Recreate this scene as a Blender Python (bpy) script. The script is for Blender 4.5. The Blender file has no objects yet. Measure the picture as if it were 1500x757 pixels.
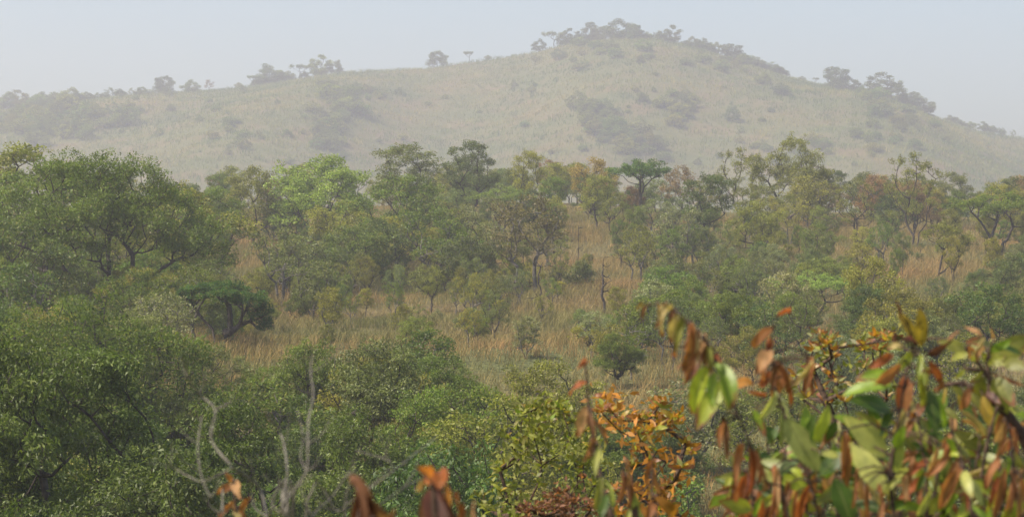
import bpy, math, random
import numpy as np
from mathutils import Vector, Matrix

sc = bpy.context.scene
COL = sc.collection
R = math.radians

# ------------------------------------------------------------------ camera
F = 3528.0                      # focal length in pixels of a 1500 px wide picture
CX, CY = 750.0, 378.5
cam_d = bpy.data.cameras.new('camera')
cam_d.sensor_width = 36.0
cam_d.lens = 36.0 * F / 1500.0
cam_d.clip_start = 0.1
cam_d.clip_end = 6000
cam_d.dof.use_dof = True
cam_d.dof.focus_distance = 120.0
cam_d.dof.aperture_fstop = 9.5
cam = bpy.data.objects.new('camera', cam_d)
COL.objects.link(cam)
cam.location = (0, 0, 0)
cam.rotation_euler = (R(90), 0, 0)
sc.camera = cam

# ------------------------------------------------------------------ sky and sun
SUN_EL, SUN_AZ = 52.0, -112.0     # azimuth from the view direction, negative = left
w = bpy.data.worlds.new('World')
sc.world = w
w.use_nodes = True
nt = w.node_tree
bg = nt.nodes['Background']
sky = nt.nodes.new('ShaderNodeTexSky')
sky.sky_type = 'NISHITA'
sky.sun_disc = False
sky.sun_elevation = R(SUN_EL)
sky.sun_rotation = R(SUN_AZ)
sky.altitude = 300
sky.air_density = 1.0
sky.dust_density = 3.6
sky.ozone_density = 1.0
nt.links.new(sky.outputs[0], bg.inputs[0])
bg.inputs[1].default_value = 0.15

sun_d = bpy.data.lights.new('sun', 'SUN')
sun_d.energy = 5.0
sun_d.angle = R(0.6)
sun_d.color = (1.0, 0.91, 0.75)
sun = bpy.data.objects.new('sun', sun_d)
COL.objects.link(sun)
S = Vector((math.sin(R(SUN_AZ)) * math.cos(R(SUN_EL)), math.cos(R(SUN_AZ)) * math.cos(R(SUN_EL)), math.sin(R(SUN_EL))))
sun.rotation_euler = S.to_track_quat('Z', 'Y').to_euler()
sun.location = S * 200

sc.view_settings.view_transform = 'Standard'
sc.view_settings.look = 'None'
sc.view_settings.gamma = 1.0
sc.view_settings.exposure = 0.46
sc.view_settings.use_curve_mapping = False
cy = sc.cycles
cy.max_bounces = 5
cy.diffuse_bounces = 2
cy.glossy_bounces = 2
cy.transmission_bounces = 3
cy.transparent_max_bounces = 4
cy.volume_bounces = 2
cy.use_denoising = True
cy.sample_clamp_indirect = 4.0

HAZE_DENSITY = 0.00045
HAZE_COLOR = (0.815, 0.81, 0.885)

# ------------------------------------------------------------------ helpers
def at(px, row, d):
    return np.array([(px - CX) / F * d, d, (CY - row) / F * d])

def mk_mesh(name, V, Q, mats, smooth=False, attrs=None, matidx=None, uv=None):
    """V (n,3), Q (m,4) or (m,3) index arrays -> mesh"""
    V = np.asarray(V, np.float32); Q = np.asarray(Q, np.int32)
    me = bpy.data.meshes.new(name)
    n, m, k = len(V), len(Q), Q.shape[1]
    me.vertices.add(n); me.vertices.foreach_set('co', V.ravel())
    me.loops.add(m * k); me.loops.foreach_set('vertex_index', Q.ravel())
    me.polygons.add(m)
    me.polygons.foreach_set('loop_start', np.arange(0, m * k, k, dtype=np.int32))
    if smooth:
        me.polygons.foreach_set('use_smooth', np.ones(m, dtype=bool))
    for mt in mats: me.materials.append(mt)
    if matidx is not None:
        me.polygons.foreach_set('material_index', np.asarray(matidx, np.int32))
    if uv is not None:
        l = me.uv_layers.new(name='leaf')
        l.data.foreach_set('uv', np.asarray(uv, np.float32)[Q.ravel()].ravel())
    for nm, a in (attrs or {}).items():
        at_ = me.attributes.new(nm, 'FLOAT', 'FACE')
        at_.data.foreach_set('value', np.asarray(a, np.float32))
    me.update(calc_edges=True)
    return me

def obj(name, me, parent=None, loc=None, color=None):
    o = bpy.data.objects.new(name, me)
    COL.objects.link(o)
    if parent is not None: o.parent = parent
    if loc is not None: o.location = loc
    if color is not None: o.color = (*color[:3], 1)
    return o

def tag(o, label=None, cat=None, group=None, kind=None):
    if label: o['label'] = label
    if cat: o['category'] = cat
    if group: o['group'] = group
    if kind: o['kind'] = kind
    return o

def norm(a):
    return a / np.maximum(np.linalg.norm(a, axis=-1, keepdims=True), 1e-9)

def fbm(x, y, seed, octaves=4, scale=1.0):
    """cheap smooth noise from sines, about -1..1"""
    r = np.random.default_rng(seed)
    out = np.zeros_like(np.asarray(x, float)); amp = 1.0; tot = 0
    for o in range(octaves):
        for _ in range(3):
            a = r.uniform(0, 2 * math.pi); ph = r.uniform(0, 6.28); k = scale * (2 ** o) * r.uniform(.75, 1.3)
            out = out + amp * np.sin((x * math.cos(a) + y * math.sin(a)) * k + ph)
        tot += amp * 1.8; amp *= .55
    return out / tot

# ------------------------------------------------------------------ materials
def new_mat(name):
    m = bpy.data.materials.new(name); m.use_nodes = True
    t = m.node_tree
    for n in list(t.nodes): t.nodes.remove(n)
    out = t.nodes.new('ShaderNodeOutputMaterial')
    return m, t, out

def N(t, typ, **kw):
    n = t.nodes.new(typ)
    for k, v in kw.items(): setattr(n, k, v)
    return n

def ramp(t, fac, stops):
    r = N(t, 'ShaderNodeValToRGB')
    e = r.color_ramp.elements
    while len(e) < len(stops): e.new(0.5)
    for i, (p, c) in enumerate(stops):
        e[i].position = p; e[i].color = (*c, 1)
    t.links.new(fac, r.inputs[0])
    return r.outputs[0]

def math_(t, op, a, b=None, clamp=False):
    n = N(t, 'ShaderNodeMath', operation=op, use_clamp=clamp)
    for i, v in enumerate((a, b)):
        if v is None: continue
        if isinstance(v, (int, float)): n.inputs[i].default_value = v
        else: t.links.new(v, n.inputs[i])
    return n.outputs[0]

def mixc(t, fac, a, b, mode='MIX'):
    n = N(t, 'ShaderNodeMix', data_type='RGBA', blend_type=mode)
    for sock, v in ((n.inputs[0], fac), (n.inputs[6], a), (n.inputs[7], b)):
        if isinstance(v, (int, float)): sock.default_value = v
        elif isinstance(v, tuple): sock.default_value = (*v, 1) if len(v) == 3 else v
        else: t.links.new(v, sock)
    return n.outputs[2]

def foliage_mat(name, rough=.45, spec=.5, trans=.32, aged=.65, pl=.55):
    m, t, out = new_mat(name)
    oi = N(t, 'ShaderNodeObjectInfo')
    a = N(t, 'ShaderNodeAttribute', attribute_name='rnd').outputs['Fac']
    b = N(t, 'ShaderNodeAttribute', attribute_name='clump').outputs['Fac']
    val = math_(t, 'ADD', math_(t, 'MULTIPLY', a, .75), math_(t, 'MULTIPLY', b, .7))
    val = math_(t, 'ADD', val, .30)
    c = mixc(t, 1.0, oi.outputs['Color'], val, 'MULTIPLY')
    # a share of the leaves yellowing, some clumps more than others
    yel = math_(t, 'MULTIPLY', math_(t, 'GREATER_THAN', math_(t, 'ADD', a, math_(t, 'MULTIPLY', b, .22)), 1.0), aged)
    c = mixc(t, yel, c, (0.20, 0.165, 0.045))
    pal = math_(t, 'MULTIPLY', math_(t, 'LESS_THAN', a, .14), pl)
    c = mixc(t, pal, c, mixc(t, 1.0, c, (2.1, 2.0, 2.6), 'MULTIPLY'))
    p = N(t, 'ShaderNodeBsdfPrincipled')
    p.inputs['Roughness'].default_value = rough
    p.inputs['Specular IOR Level'].default_value = spec
    t.links.new(c, p.inputs['Base Color'])
    tr = N(t, 'ShaderNodeBsdfTranslucent')
    t.links.new(mixc(t, 1.0, c, (1.5, 1.7, .8), 'MULTIPLY'), tr.inputs[0])
    mx = N(t, 'ShaderNodeMixShader'); mx.inputs[0].default_value = trans
    t.links.new(p.outputs[0], mx.inputs[1]); t.links.new(tr.outputs[0], mx.inputs[2])
    t.links.new(mx.outputs[0], out.inputs[0])
    return m

def bark_mat(name, c1, c2, scale=6.0):
    m, t, out = new_mat(name)
    tc = N(t, 'ShaderNodeTexCoord')
    nz = N(t, 'ShaderNodeTexNoise'); nz.inputs['Scale'].default_value = scale; nz.inputs['Detail'].default_value = 5
    t.links.new(tc.outputs['Object'], nz.inputs['Vector'])
    c = ramp(t, nz.outputs[0], [(.35, c1), (.65, c2)])
    p = N(t, 'ShaderNodeBsdfPrincipled'); p.inputs['Roughness'].default_value = .85
    p.inputs['Specular IOR Level'].default_value = .2
    t.links.new(c, p.inputs['Base Color'])
    bp = N(t, 'ShaderNodeBump'); bp.inputs['Strength'].default_value = .6; bp.inputs['Distance'].default_value = .02
    t.links.new(nz.outputs[0], bp.inputs['Height']); t.links.new(bp.outputs[0], p.inputs['Normal'])
    t.links.new(p.outputs[0], out.inputs[0])
    return m

M_LEAF = foliage_mat('foliage', .5, .35)
M_GLOSS = foliage_mat('glossy_foliage', .5, .36, .28, .25, .25)
M_FINE = foliage_mat('fine_foliage', .6, .3, .38)
M_BARK = bark_mat('dark_bark', (.030, .022, .018), (.085, .068, .055))
M_BARKG = bark_mat('grey_bark', (.07, .06, .05), (.20, .18, .15))
M_TWIG = bark_mat('twig_bark', (.035, .022, .018), (.11, .07, .045), 60)
M_PALE = bark_mat('pale_bark', (.095, .085, .066), (.20, .18, .145), 25)

def ground_mat():
    m, t, out = new_mat('dry_ground')
    geo = N(t, 'ShaderNodeNewGeometry')
    def noise(s, det=4, off=0):
        mp = N(t, 'ShaderNodeMapping'); mp.inputs['Location'].default_value = (off, off * .7, 0)
        t.links.new(geo.outputs['Position'], mp.inputs[0])
        n = N(t, 'ShaderNodeTexNoise'); n.inputs['Scale'].default_value = s; n.inputs['Detail'].default_value = det
        t.links.new(mp.outputs[0], n.inputs['Vector']); return n.outputs[0]
    big, mid, fine = noise(.035, 3), noise(.3, 4, 30), noise(2.5, 4, 7)
    c = ramp(t, big, [(.38, (.11, .125, .040)), (.52, (.15, .138, .052)), (.66, (.185, .130, .060))])
    c = mixc(t, math_(t, 'MULTIPLY', mid, .55), c, (.10, .085, .045))
    c = mixc(t, 1.0, c, ramp(t, fine, [(.25, (.55, .55, .55)), (.75, (1.35, 1.35, 1.35))]), 'MULTIPLY')
    p = N(t, 'ShaderNodeBsdfPrincipled'); p.inputs['Roughness'].default_value = .95
    p.inputs['Specular IOR Level'].default_value = .1
    t.links.new(c, p.inputs['Base Color'])
    bp = N(t, 'ShaderNodeBump'); bp.inputs['Strength'].default_value = 1; bp.inputs['Distance'].default_value = .5
    t.links.new(math_(t, 'ADD', mid, fine), bp.inputs['Height']); t.links.new(bp.outputs[0], p.inputs['Normal'])
    t.links.new(p.outputs[0], out.inputs[0])
    return m
M_GROUND = ground_mat()

def grass_mat(name, stops, gsc=.06):
    m, t, out = new_mat(name)
    geo = N(t, 'ShaderNodeNewGeometry')
    n = N(t, 'ShaderNodeTexNoise'); n.inputs['Scale'].default_value = gsc; n.inputs['Detail'].default_value = 6; n.inputs['Roughness'].default_value = .62
    t.links.new(geo.outputs['Position'], n.inputs['Vector'])
    a = N(t, 'ShaderNodeAttribute', attribute_name='rnd').outputs['Fac']
    f = math_(t, 'ADD', n.outputs[0], math_(t, 'MULTIPLY', math_(t, 'SUBTRACT', a, .5), .16))
    c = ramp(t, f, stops)
    c = mixc(t, 1.0, c, math_(t, 'ADD', math_(t, 'MULTIPLY', a, .9), .55), 'MULTIPLY')
    p = N(t, 'ShaderNodeBsdfPrincipled'); p.inputs['Roughness'].default_value = .7
    p.inputs['Specular IOR Level'].default_value = .2
    t.links.new(c, p.inputs['Base Color'])
    tr = N(t, 'ShaderNodeBsdfTranslucent'); t.links.new(c, tr.inputs[0])
    mx = N(t, 'ShaderNodeMixShader'); mx.inputs[0].default_value = .35
    t.links.new(p.outputs[0], mx.inputs[1]); t.links.new(tr.outputs[0], mx.inputs[2])
    t.links.new(mx.outputs[0], out.inputs[0])
    return m
M_GRASS = grass_mat('dry_grass', [(.30, (.12, .135, .035)), (.42, (.20, .18, .058)), (.54, (.28, .212, .075)), (.68, (.36, .212, .085))])
M_HGRASS = grass_mat('hill_grass', [(.34, (.065, .11, .02)), (.45, (.125, .17, .032)), (.55, (.20, .215, .044)), (.67, (.29, .235, .058))], .018)

# ------------------------------------------------------------------ terrain
PY = [-160, 0, 5, 10, 20, 40, 70, 95, 120, 150, 200, 235, 285, 330, 365, 420, 520, 640, 900, 1150]
PZ = [3, -1.7, -2.4, -3.7, -6.2, -10.6, -13.6, -12.6, -9.2, -6.0, -4.5, -2.7, 1.2, 5.2, 7.4, 4.0, -10.0, -16.0, -14.0, -12.0]
_g = np.arange(-170, 1200, 1.0)
_z = np.interp(_g, PY, PZ)
for _ in range(60):
    _z[1:-1] = np.where(np.abs(_g[1:-1]) < 12, _z[1:-1], .25 * _z[:-2] + .5 * _z[1:-1] + .25 * _z[2:])
RIDGE_PX = [-900, -400, -150, 0, 60, 150, 250, 350, 430, 500, 620, 700, 780, 830, 890, 950, 1000, 1080, 1150, 1200, 1260, 1310, 1360, 1420, 1500, 1700, 2400]
RIDGE_ROW = [200, 175, 160, 160, 158, 152, 141, 130, 118, 107, 101, 90, 78, 66, 60, 61, 70, 91, 114, 127, 141, 155, 172, 189, 204, 240, 300]
YR, YB = 1700.0, 1080.0
_rx = (np.arange(-900, 2400, 5.0) - CX) / F * YR
_rz = (CY - np.interp(np.arange(-900, 2400, 5.0), RIDGE_PX, RIDGE_ROW)) / F * YR
for _ in range(4): _rz[1:-1] = .25 * _rz[:-2] + .5 * _rz[1:-1] + .25 * _rz[2:]

def height(x, y):
    x = np.asarray(x, float); y = np.asarray(y, float)
    z = np.interp(y, _g, _z)
    k = np.clip((y - 60) / 120, 0, 1) * np.clip((980 - y) / 120, 0, 1)
    z = z + k * (1.1 * fbm(x, y, 3, 3, .03) - .012 * x)
    z = z + np.clip((y - 20) / 60, 0, 1) * .25 * fbm(x, y, 5, 2, .22)
    t = (y - YB) / (YR - YB)
    zr = np.interp(x, _rx, _rz)
    up = np.clip(t, 0, 1)
    prof = np.where(up < 1, up * (1.18 - .18 * up ** 3), 1.0)
    prof = np.clip(prof, 0, None)
    zh = -12 + (zr + 12) * np.minimum(prof, 1.0)
    spur = 9.5 * np.sin(x * .0165 + y * .0029 + .6) + 6.0 * np.sin(x * .035 - y * .0058 + 2.0) + 2.2 * fbm(x, y, 9, 3, .03)
    zh = zh + spur * np.clip(up * (1 - up) * 4, 0, 1)
    zh = np.where(t > 1, zr - (y - YR) * .16 - .0003 * (y - YR) ** 2, zh)
    s = np.clip((y - 1000) / 100, 0, 1); s = s * s * (3 - 2 * s)
    return z * (1 - s) + zh * s

def gz(x, y): return float(height(x, y))

ys = np.concatenate([np.arange(-150, 0, 10), np.arange(0, 130, 2.5), np.arange(130, 400, 3), np.arange(400, 1060, 14), np.arange(1060, 1745, 7), np.arange(1745, 2151, 34)])
xs = np.concatenate([np.arange(-860, -400, 23), np.arange(-400, -100, 5), np.arange(-100, 100, 2.5), np.arange(100, 400, 5), np.arange(400, 861, 23)])
gx, gy = np.meshgrid(xs, ys)
gv = np.stack([gx, gy, height(gx, gy)], -1).reshape(-1, 3)
nx = len(xs); ii = np.arange(len(ys) - 1)[:, None] * nx + np.arange(nx - 1)[None, :]
q = np.stack([ii, ii + 1, ii + 1 + nx, ii + nx], -1).reshape(-1, 4)
tag(obj('terrain', mk_mesh('terrain', gv, q, [M_GROUND], True)), kind='structure')

# ------------------------------------------------------------------ leaves and skeletons
def leaf_quads(C, D, Nn, L, W, fold=.25):
    """C bases, D unit directions, Nn unit normals -> diamond leaves folded along the midrib"""
    Sx = norm(np.cross(D, Nn)); Nn = np.cross(Sx, D)
    L = L[:, None]; W = W[:, None]
    mid = C + D * L * .45
    v = np.stack([C, mid + Sx * W * .5 + Nn * W * fold, C + D * L - Nn * L * .08, mid - Sx * W * .5 + Nn * W * fold], 1).reshape(-1, 3)
    q = np.arange(len(C) * 4).reshape(-1, 4)
    return v, q

def tubes(P0, P1, R0, R1, sides=5):
    d = norm(P1 - P0)
    ref = np.where(np.abs(d[:, 2:3]) > .9, np.array([[1., 0, 0]]), np.array([[0., 0, 1]]))
    u = norm(np.cross(d, ref)); v = np.cross(d, u)
    a = np.arange(sides) * 2 * math.pi / sides
    ring = u[:, None, :] * np.cos(a)[None, :, None] + v[:, None, :] * np.sin(a)[None, :, None]
    A = P0[:, None, :] + ring * R0[:, None, None]
    B = P1[:, None, :] + ring * R1[:, None, None]
    V = np.concatenate([A, B], 1).reshape(-1, 3)
    k = np.arange(sides); k2 = (k + 1) % sides
    qq = np.stack([k, k2, k2 + sides, k + sides], -1)
    Q = (np.arange(len(P0)) * 2 * sides)[:, None, None] + qq[None]
    return V, Q.reshape(-1, 4)

def skeleton(rng, stems, targets, step=.5, wig=.10, alpha=.30, tip=.012, base_r=None, expo=2.0):
    """stems: list of polylines from the ground; targets: points to reach. -> nodes, parent, radius, tips"""
    P, par, path = [], [], []
    def add(p, pr):
        P.append(np.asarray(p, float)); par.append(pr)
        path.append(0 if pr < 0 else path[pr] + np.linalg.norm(P[-1] - P[pr])); return len(P) - 1
    def run(i, tgt):
        p0 = P[i]; L = np.linalg.norm(tgt - p0); n = max(1, int(round(L / step)))
        up = np.array([0, 0, 1.0]) * L * rng.uniform(-.02, .12)
        side = norm(rng.normal(size=3)) * L * wig
        for j in range(1, n + 1):
            f = j / n
            q = p0 * (1 - f) + tgt * f - up * math.sin(math.pi * f) * .8 + side * math.sin(math.pi * f) + (rng.normal(size=3) * wig * step * .5 if j < n else 0)
            i = add(q, i)
        return i
    for s in stems:
        i = add(s[0], -1)
        for p in s[1:]: i = run(i, np.asarray(p, float))
    tips = []
    start = min(2, len(P) - 1)
    for tg in targets:
        A = np.array(P); dd = np.linalg.norm(A - tg, axis=1) + alpha * np.array(path)
        dd = dd + np.clip(A[:, 2] - tg[2], 0, None) * .8
        roots = [k for k, pr in enumerate(par) if pr < 0]
        dd[roots] += 1.5
        tips.append(run(int(np.argmin(dd)), np.asarray(tg, float)))
    n = len(P); r = np.zeros(n)
    ch = [[] for _ in range(n)]
    for k in range(n):
        if par[k] >= 0: ch[par[k]].append(k)
    for k in range(n - 1, -1, -1):
        r[k] = tip if not ch[k] else max(tip, sum(r[c] ** expo for c in ch[k]) ** (1 / expo))
    P = np.array(P); par = np.array(par)
    if base_r: 
        rm = max(r[par < 0]); r = tip * (r / tip) ** (math.log(base_r / tip) / math.log(rm / tip))
    z0 = P[:, 2]
    flare = 1 + .35 * np.exp(-np.clip(z0, 0, None) * 3)
    return P, par, r * flare, tips

def skel_mesh(name, P, par, r, mat, sides=5):
    k = np.where(par >= 0)[0]
    V, Q = tubes(P[par[k]], P[k], r[par[k]], r[k], sides)
    return mk_mesh(name, V, Q, [mat], True)

def foliage(rng, centers, rad, per, leaf, up=.5, droop=0., flat=.7, ratio=.48, jitter=.35):
    """leaf clumps round the given centres"""
    centers = np.asarray(centers); n = len(centers)
    rr = rad * rng.uniform(.65, 1.3, n)
    cnt = np.maximum(3, (per * (rr / rad) ** 2 * rng.uniform(.7, 1.3, n))).astype(int)
    idx = np.repeat(np.arange(n), cnt); m = len(idx)
    d = norm(rng.normal(size=(m, 3)))
    rad_ = rr[idx] * rng.uniform(.25, 1.0, m) ** .6
    off = d * rad_[:, None]; off[:, 2] *= flat
    C = centers[idx] + off
    D = norm(d + rng.normal(size=(m, 3)) * .7 + np.array([0, 0, -droop]))
    Nn = norm(d * .5 + rng.normal(size=(m, 3)) * .6 + np.array([0, 0, up]))
    L = leaf * rng.uniform(1 - jitter, 1 + jitter, m)
    W = L * ratio * rng.uniform(.8, 1.2, m)
    V, Q = leaf_quads(C - D * L[:, None] * .4, D, Nn, L, W)
    return V, Q, rng.uniform(0, 1, m), rng.uniform(0, 1, n)[idx]

def lobes_points(rng, lobes, n, shell=.55):
    """points in the union of ellipsoid lobes (c, rx, rz), biased outwards and upwards"""
    vol = np.array([l[1] ** 2 * l[2] for l in lobes]); vol = vol ** .75; vol /= vol.sum()
    out = []
    for k, l in enumerate(lobes):
        m = max(2, int(round(n * vol[k])))
        d = norm(rng.normal(size=(m, 3))); d[:, 2] = np.where(d[:, 2] < -.35, -d[:, 2] * .7, d[:, 2])
        rr = rng.uniform(shell ** 3, 1, m) ** (1 / 3)
        p = np.array(l[0]) + d * rr[:, None] * np.array([l[1], l[1], l[2]])
        out.append(p)
    return np.concatenate(out)

class Kind:                                    # meshes shared by the trees of one form
    def __init__(s, trunk, crown, H, W, bare=False): s.trunk, s.crown, s.H, s.W = trunk, crown, H, W

def build_kind(name, seed, stems, lobes, n, clump, per, leaf, mat=M_LEAF, bark=M_BARK, up=.5, droop=0., flat=.7, ratio=.48,
               wig=.10, base_r=.11, shell=.55, step=.5, alpha=.3, sides=5, tip=.012):
    rng = np.random.default_rng(seed)
    pts = lobes_points(rng, lobes, n, shell)
    L_ = [lobes[i] for i in rng.integers(0, len(lobes), int(n * .3))]
    dv = norm(rng.normal(size=(len(L_), 3)) + np.array([0, 0, .5]))
    pts = np.concatenate([pts, np.array([np.array(l[0]) + dv[i] * rng.uniform(.9, 1.35) * np.array([l[1], l[1], l[2]]) for i, l in enumerate(L_)])])
    pts = pts[np.argsort(np.linalg.norm(pts - np.array([0, 0, lobes[0][0][2] * .5]), axis=1))]
    lc = [np.array(l[0]) - np.array([0, 0, l[2] * .55]) for l in lobes]
    lc.sort(key=lambda p: p[2])
    P, par, r, tips = skeleton(rng, stems, list(lc) + list(pts), step, wig, alpha, tip=tip, base_r=base_r)
    tm = skel_mesh(name + '_trunk', P, par, r, bark, sides)
    V, Q, a, b = foliage(rng, pts, clump, per, leaf, up, droop, flat, ratio)
    cm = mk_mesh(name + '_crown', V, Q, [mat], False, {'rnd': a, 'clump': b})
    H = V[:, 2].max(); W = max(np.ptp(V[:, 0]), np.ptp(V[:, 1]))
    return Kind(tm, cm, H, W)

def rnd_lobes(seed, n, W, zlo, zhi, r, rz=None, flat_top=False):
    g = np.random.default_rng(seed); L = []
    lo, hi = zlo + r * .3, zhi - r * .8
    for k in range(n):
        t = 1.0 if k == 0 else ((g.uniform(.7, 1) if flat_top else (k - .5 + g.uniform(-.4, .4)) / n))
        env = (W / 2 - r * .8) * (1.0 if flat_top else math.sqrt(max(.12, 1 - ((t - .42) / .72) ** 2)))
        rad = g.uniform(0, .25) * env if k == 0 else env * g.uniform(.5, 1.05)
        a = k * 2.4 + g.uniform(-.5, .5)
        rr = r * g.uniform(.7, 1.25)
        L.append(((rad * math.cos(a), rad * math.sin(a), lo + (hi - lo) * t), rr, (rz or rr * .8)))
    return L

def more(seed, lobes, n, r):
    g_ = np.random.default_rng(seed); out = []
    for i in range(n):
        a = lobes[g_.integers(len(lobes))]; b = lobes[g_.integers(len(lobes))]; f = g_.uniform(.2, .8)
        c = np.array(a[0]) * f + np.array(b[0]) * (1 - f) + g_.normal(0, .5, 3)
        out.append((tuple(c), r * g_.uniform(.7, 1.2), r * .8 * g_.uniform(.7, 1.2)))
    return lobes + out
K = {}
def st(*pl): return [list(map(np.array, p)) for p in pl]
V3 = lambda *a: np.array(a, float)
# savanna trees about 6-8 m tall, one mesh pair for each form
K['round1'] = build_kind('round_tree', 11, [[V3(0, 0, -.3), V3(.1, 0, .9), V3(.35, .1, 1.9)]], rnd_lobes(1, 13, 6.0, 1.4, 6.0, .95), 150, .42, 52, .15)
K['round2'] = build_kind('round_tree', 12, [[V3(0, 0, -.3), V3(-.15, .1, 1.0), V3(-.4, 0, 2.0)]], rnd_lobes(2, 16, 7.2, 1.5, 6.6, 1.0), 180, .42, 50, .15)
K['round3'] = build_kind('round_tree', 13, [[V3(0, 0, -.3), V3(.2, 0, .7)], [V3(.1, .1, -.3), V3(-.5, .3, 1.2)]], rnd_lobes(3, 13, 6.4, 1.0, 5.4, .95), 160, .42, 50, .15)
K['tall1'] = build_kind('tall_tree', 21, [[V3(0, 0, -.3), V3(.1, 0, 1.6), V3(-.2, .1, 3.2)]], rnd_lobes(4, 14, 5.0, 3.0, 8.2, .9), 150, .42, 50, .15)
K['tall2'] = build_kind('tall_tree', 22, [[V3(0, 0, -.3), V3(-.2, 0, 1.2), V3(-.6, .1, 3.0)], [V3(.05, 0, -.3), V3(.5, 0, 1.4), V3(.9, -.2, 3.0)]], rnd_lobes(5, 16, 6.0, 3.0, 8.6, .85), 160, .40, 46, .15)
K['sparse1'] = build_kind('sparse_tree', 31, [[V3(0, 0, -.3), V3(-.1, 0, 1.0), V3(-.9, .2, 3.0)], [V3(.1, 0, -.3), V3(.4, 0, 1.2), V3(1.3, 0, 3.2)], [V3(0, .1, -.3), V3(.1, .2, 1.6), V3(.2, .3, 3.8)]],
                          rnd_lobes(6, 18, 6.6, 2.4, 8.4, .75), 150, .36, 32, .14, shell=.4, wig=.13)
K['sparse2'] = build_kind('sparse_tree', 32, [[V3(0, 0, -.3), V3(.3, 0, 1.0), V3(.5, .1, 2.2)], [V3(-.2, 0, -.3), V3(-.6, .1, 1.6)]],
                          rnd_lobes(7, 15, 5.6, 2.1, 5.6, .7), 125, .36, 30, .14, shell=.4, wig=.16, bark=M_BARKG)
K['lean'] = build_kind('leaning_tree', 41, [[V3(0, 0, -.3), V3(.15, 0, 1.2), V3(.45, 0, 2.6)], [V3(.1, 0, .6), V3(1.2, .1, 1.9), V3(2.6, .2, 2.7)]],
                       [((.3, 0, 5.0), 1.2, .9), ((-.9, .3, 4.4), .9, .7), ((1.5, -.3, 4.6), 1.1, .8), ((3.0, .2, 3.9), 1.1, .8), ((2.6, .9, 3.4), .8, .6), ((.4, -.9, 3.7), .8, .6)], 80, .42, 46, .16, wig=.12)
K['dense1'] = build_kind('dense_round_tree', 14, [[V3(0, 0, -.3), V3(.1, 0, 1.0), V3(.3, .1, 2.0)]], rnd_lobes(21, 18, 7.4, 1.2, 6.4, 1.05), 230, .44, 70, .15)
K['umbrella'] = build_kind('umbrella_tree', 51, [[V3(0, 0, -.3), V3(.15, 0, .6), V3(.55, .1, 1.25)], [V3(.1, 0, .2), V3(-.15, 0, 1.4)], [V3(.5, 0, 1.1), V3(1.6, .1, 1.7), V3(2.3, .1, 1.9)]],
                           [((-.7, 0, 3.75), 1.5, .42), ((.8, .2, 3.8), 1.5, .45), ((2.1, 0, 3.2), 1.3, .42), ((3.0, .1, 2.4), .8, .5), ((-1.7, .2, 3.4), .8, .35), ((.6, 1.3, 3.5), 1.2, .4), ((.7, -1.3, 3.5), 1.2, .4), ((1.9, -1.0, 3.1), .9, .4), ((3.3, .1, 1.6), .4, .45)],
                           190, .34, 120, .11, mat=M_FINE, up=.9, wig=.10, base_r=.28, flat=.55)
K['flat'] = build_kind('flat_topped_tree', 52, [[V3(0, 0, -.3), V3(.1, 0, 1.3), V3(0, .1, 2.4)]], [((0, 0, 4.7), 1.5, .6), ((1.3, .3, 4.3), 1.1, .5), ((-1.3, -.2, 4.3), 1.1, .5), ((.2, 1.2, 4.2), 1.0, .5), ((-.2, -1.2, 4.2), 1.0, .5)],
                       90, .34, 75, .12, mat=M_FINE, up=1.0, flat=.6)
K['acacia'] = build_kind('broad_flat_tree', 53, [[V3(0, 0, -.3), V3(.3, 0, .9), V3(.9, .1, 2.0)], [V3(.15, 0, .4), V3(-.7, .2, 1.8)]], [((-1.6, 0, 3.3), 1.4, .5), ((.3, .4, 3.8), 1.6, .6), ((2.0, 0, 3.4), 1.5, .55), ((3.2, .3, 2.9), 1.0, .45), ((.5, -1.4, 3.2), 1.3, .5), ((.4, 1.6, 3.1), 1.3, .5)],
                         120, .34, 72, .12, mat=M_FINE, up=1.0, flat=.55)
K['bush1'] = build_kind('bush', 61, [[V3(0, 0, -.2), V3(.2, 0, .6)], [V3(.2, .1, -.2), V3(-.3, .2, .7)], [V3(-.2, 0, -.2), V3(.1, -.4, .7)]], rnd_lobes(8, 9, 3.6, .2, 2.6, .7), 85, .34, 46, .13, base_r=.06)
K['bush2'] = build_kind('bush', 62, [[V3(0, 0, -.2), V3(.3, 0, .7)], [V3(.1, .1, -.2), V3(-.4, .1, .9)], [V3(-.2, 0, -.2), V3(.0, -.3, .8)]], rnd_lobes(9, 12, 4.4, .4, 3.6, .7), 110, .34, 36, .13, base_r=.07, shell=.4)
K['bush3'] = build_kind('bush', 63, [[V3(0, 0, -.2), V3(.3, 0, .7)], [V3(.1, .1, -.2), V3(-.4, .1, .9)], [V3(-.2, 0, -.2), V3(.0, -.3, .8)]], rnd_lobes(10, 13, 4.0, 1.1, 4.4, .65), 115, .34, 38, .14, base_r=.07, shell=.4, bark=M_BARKG)
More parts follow.
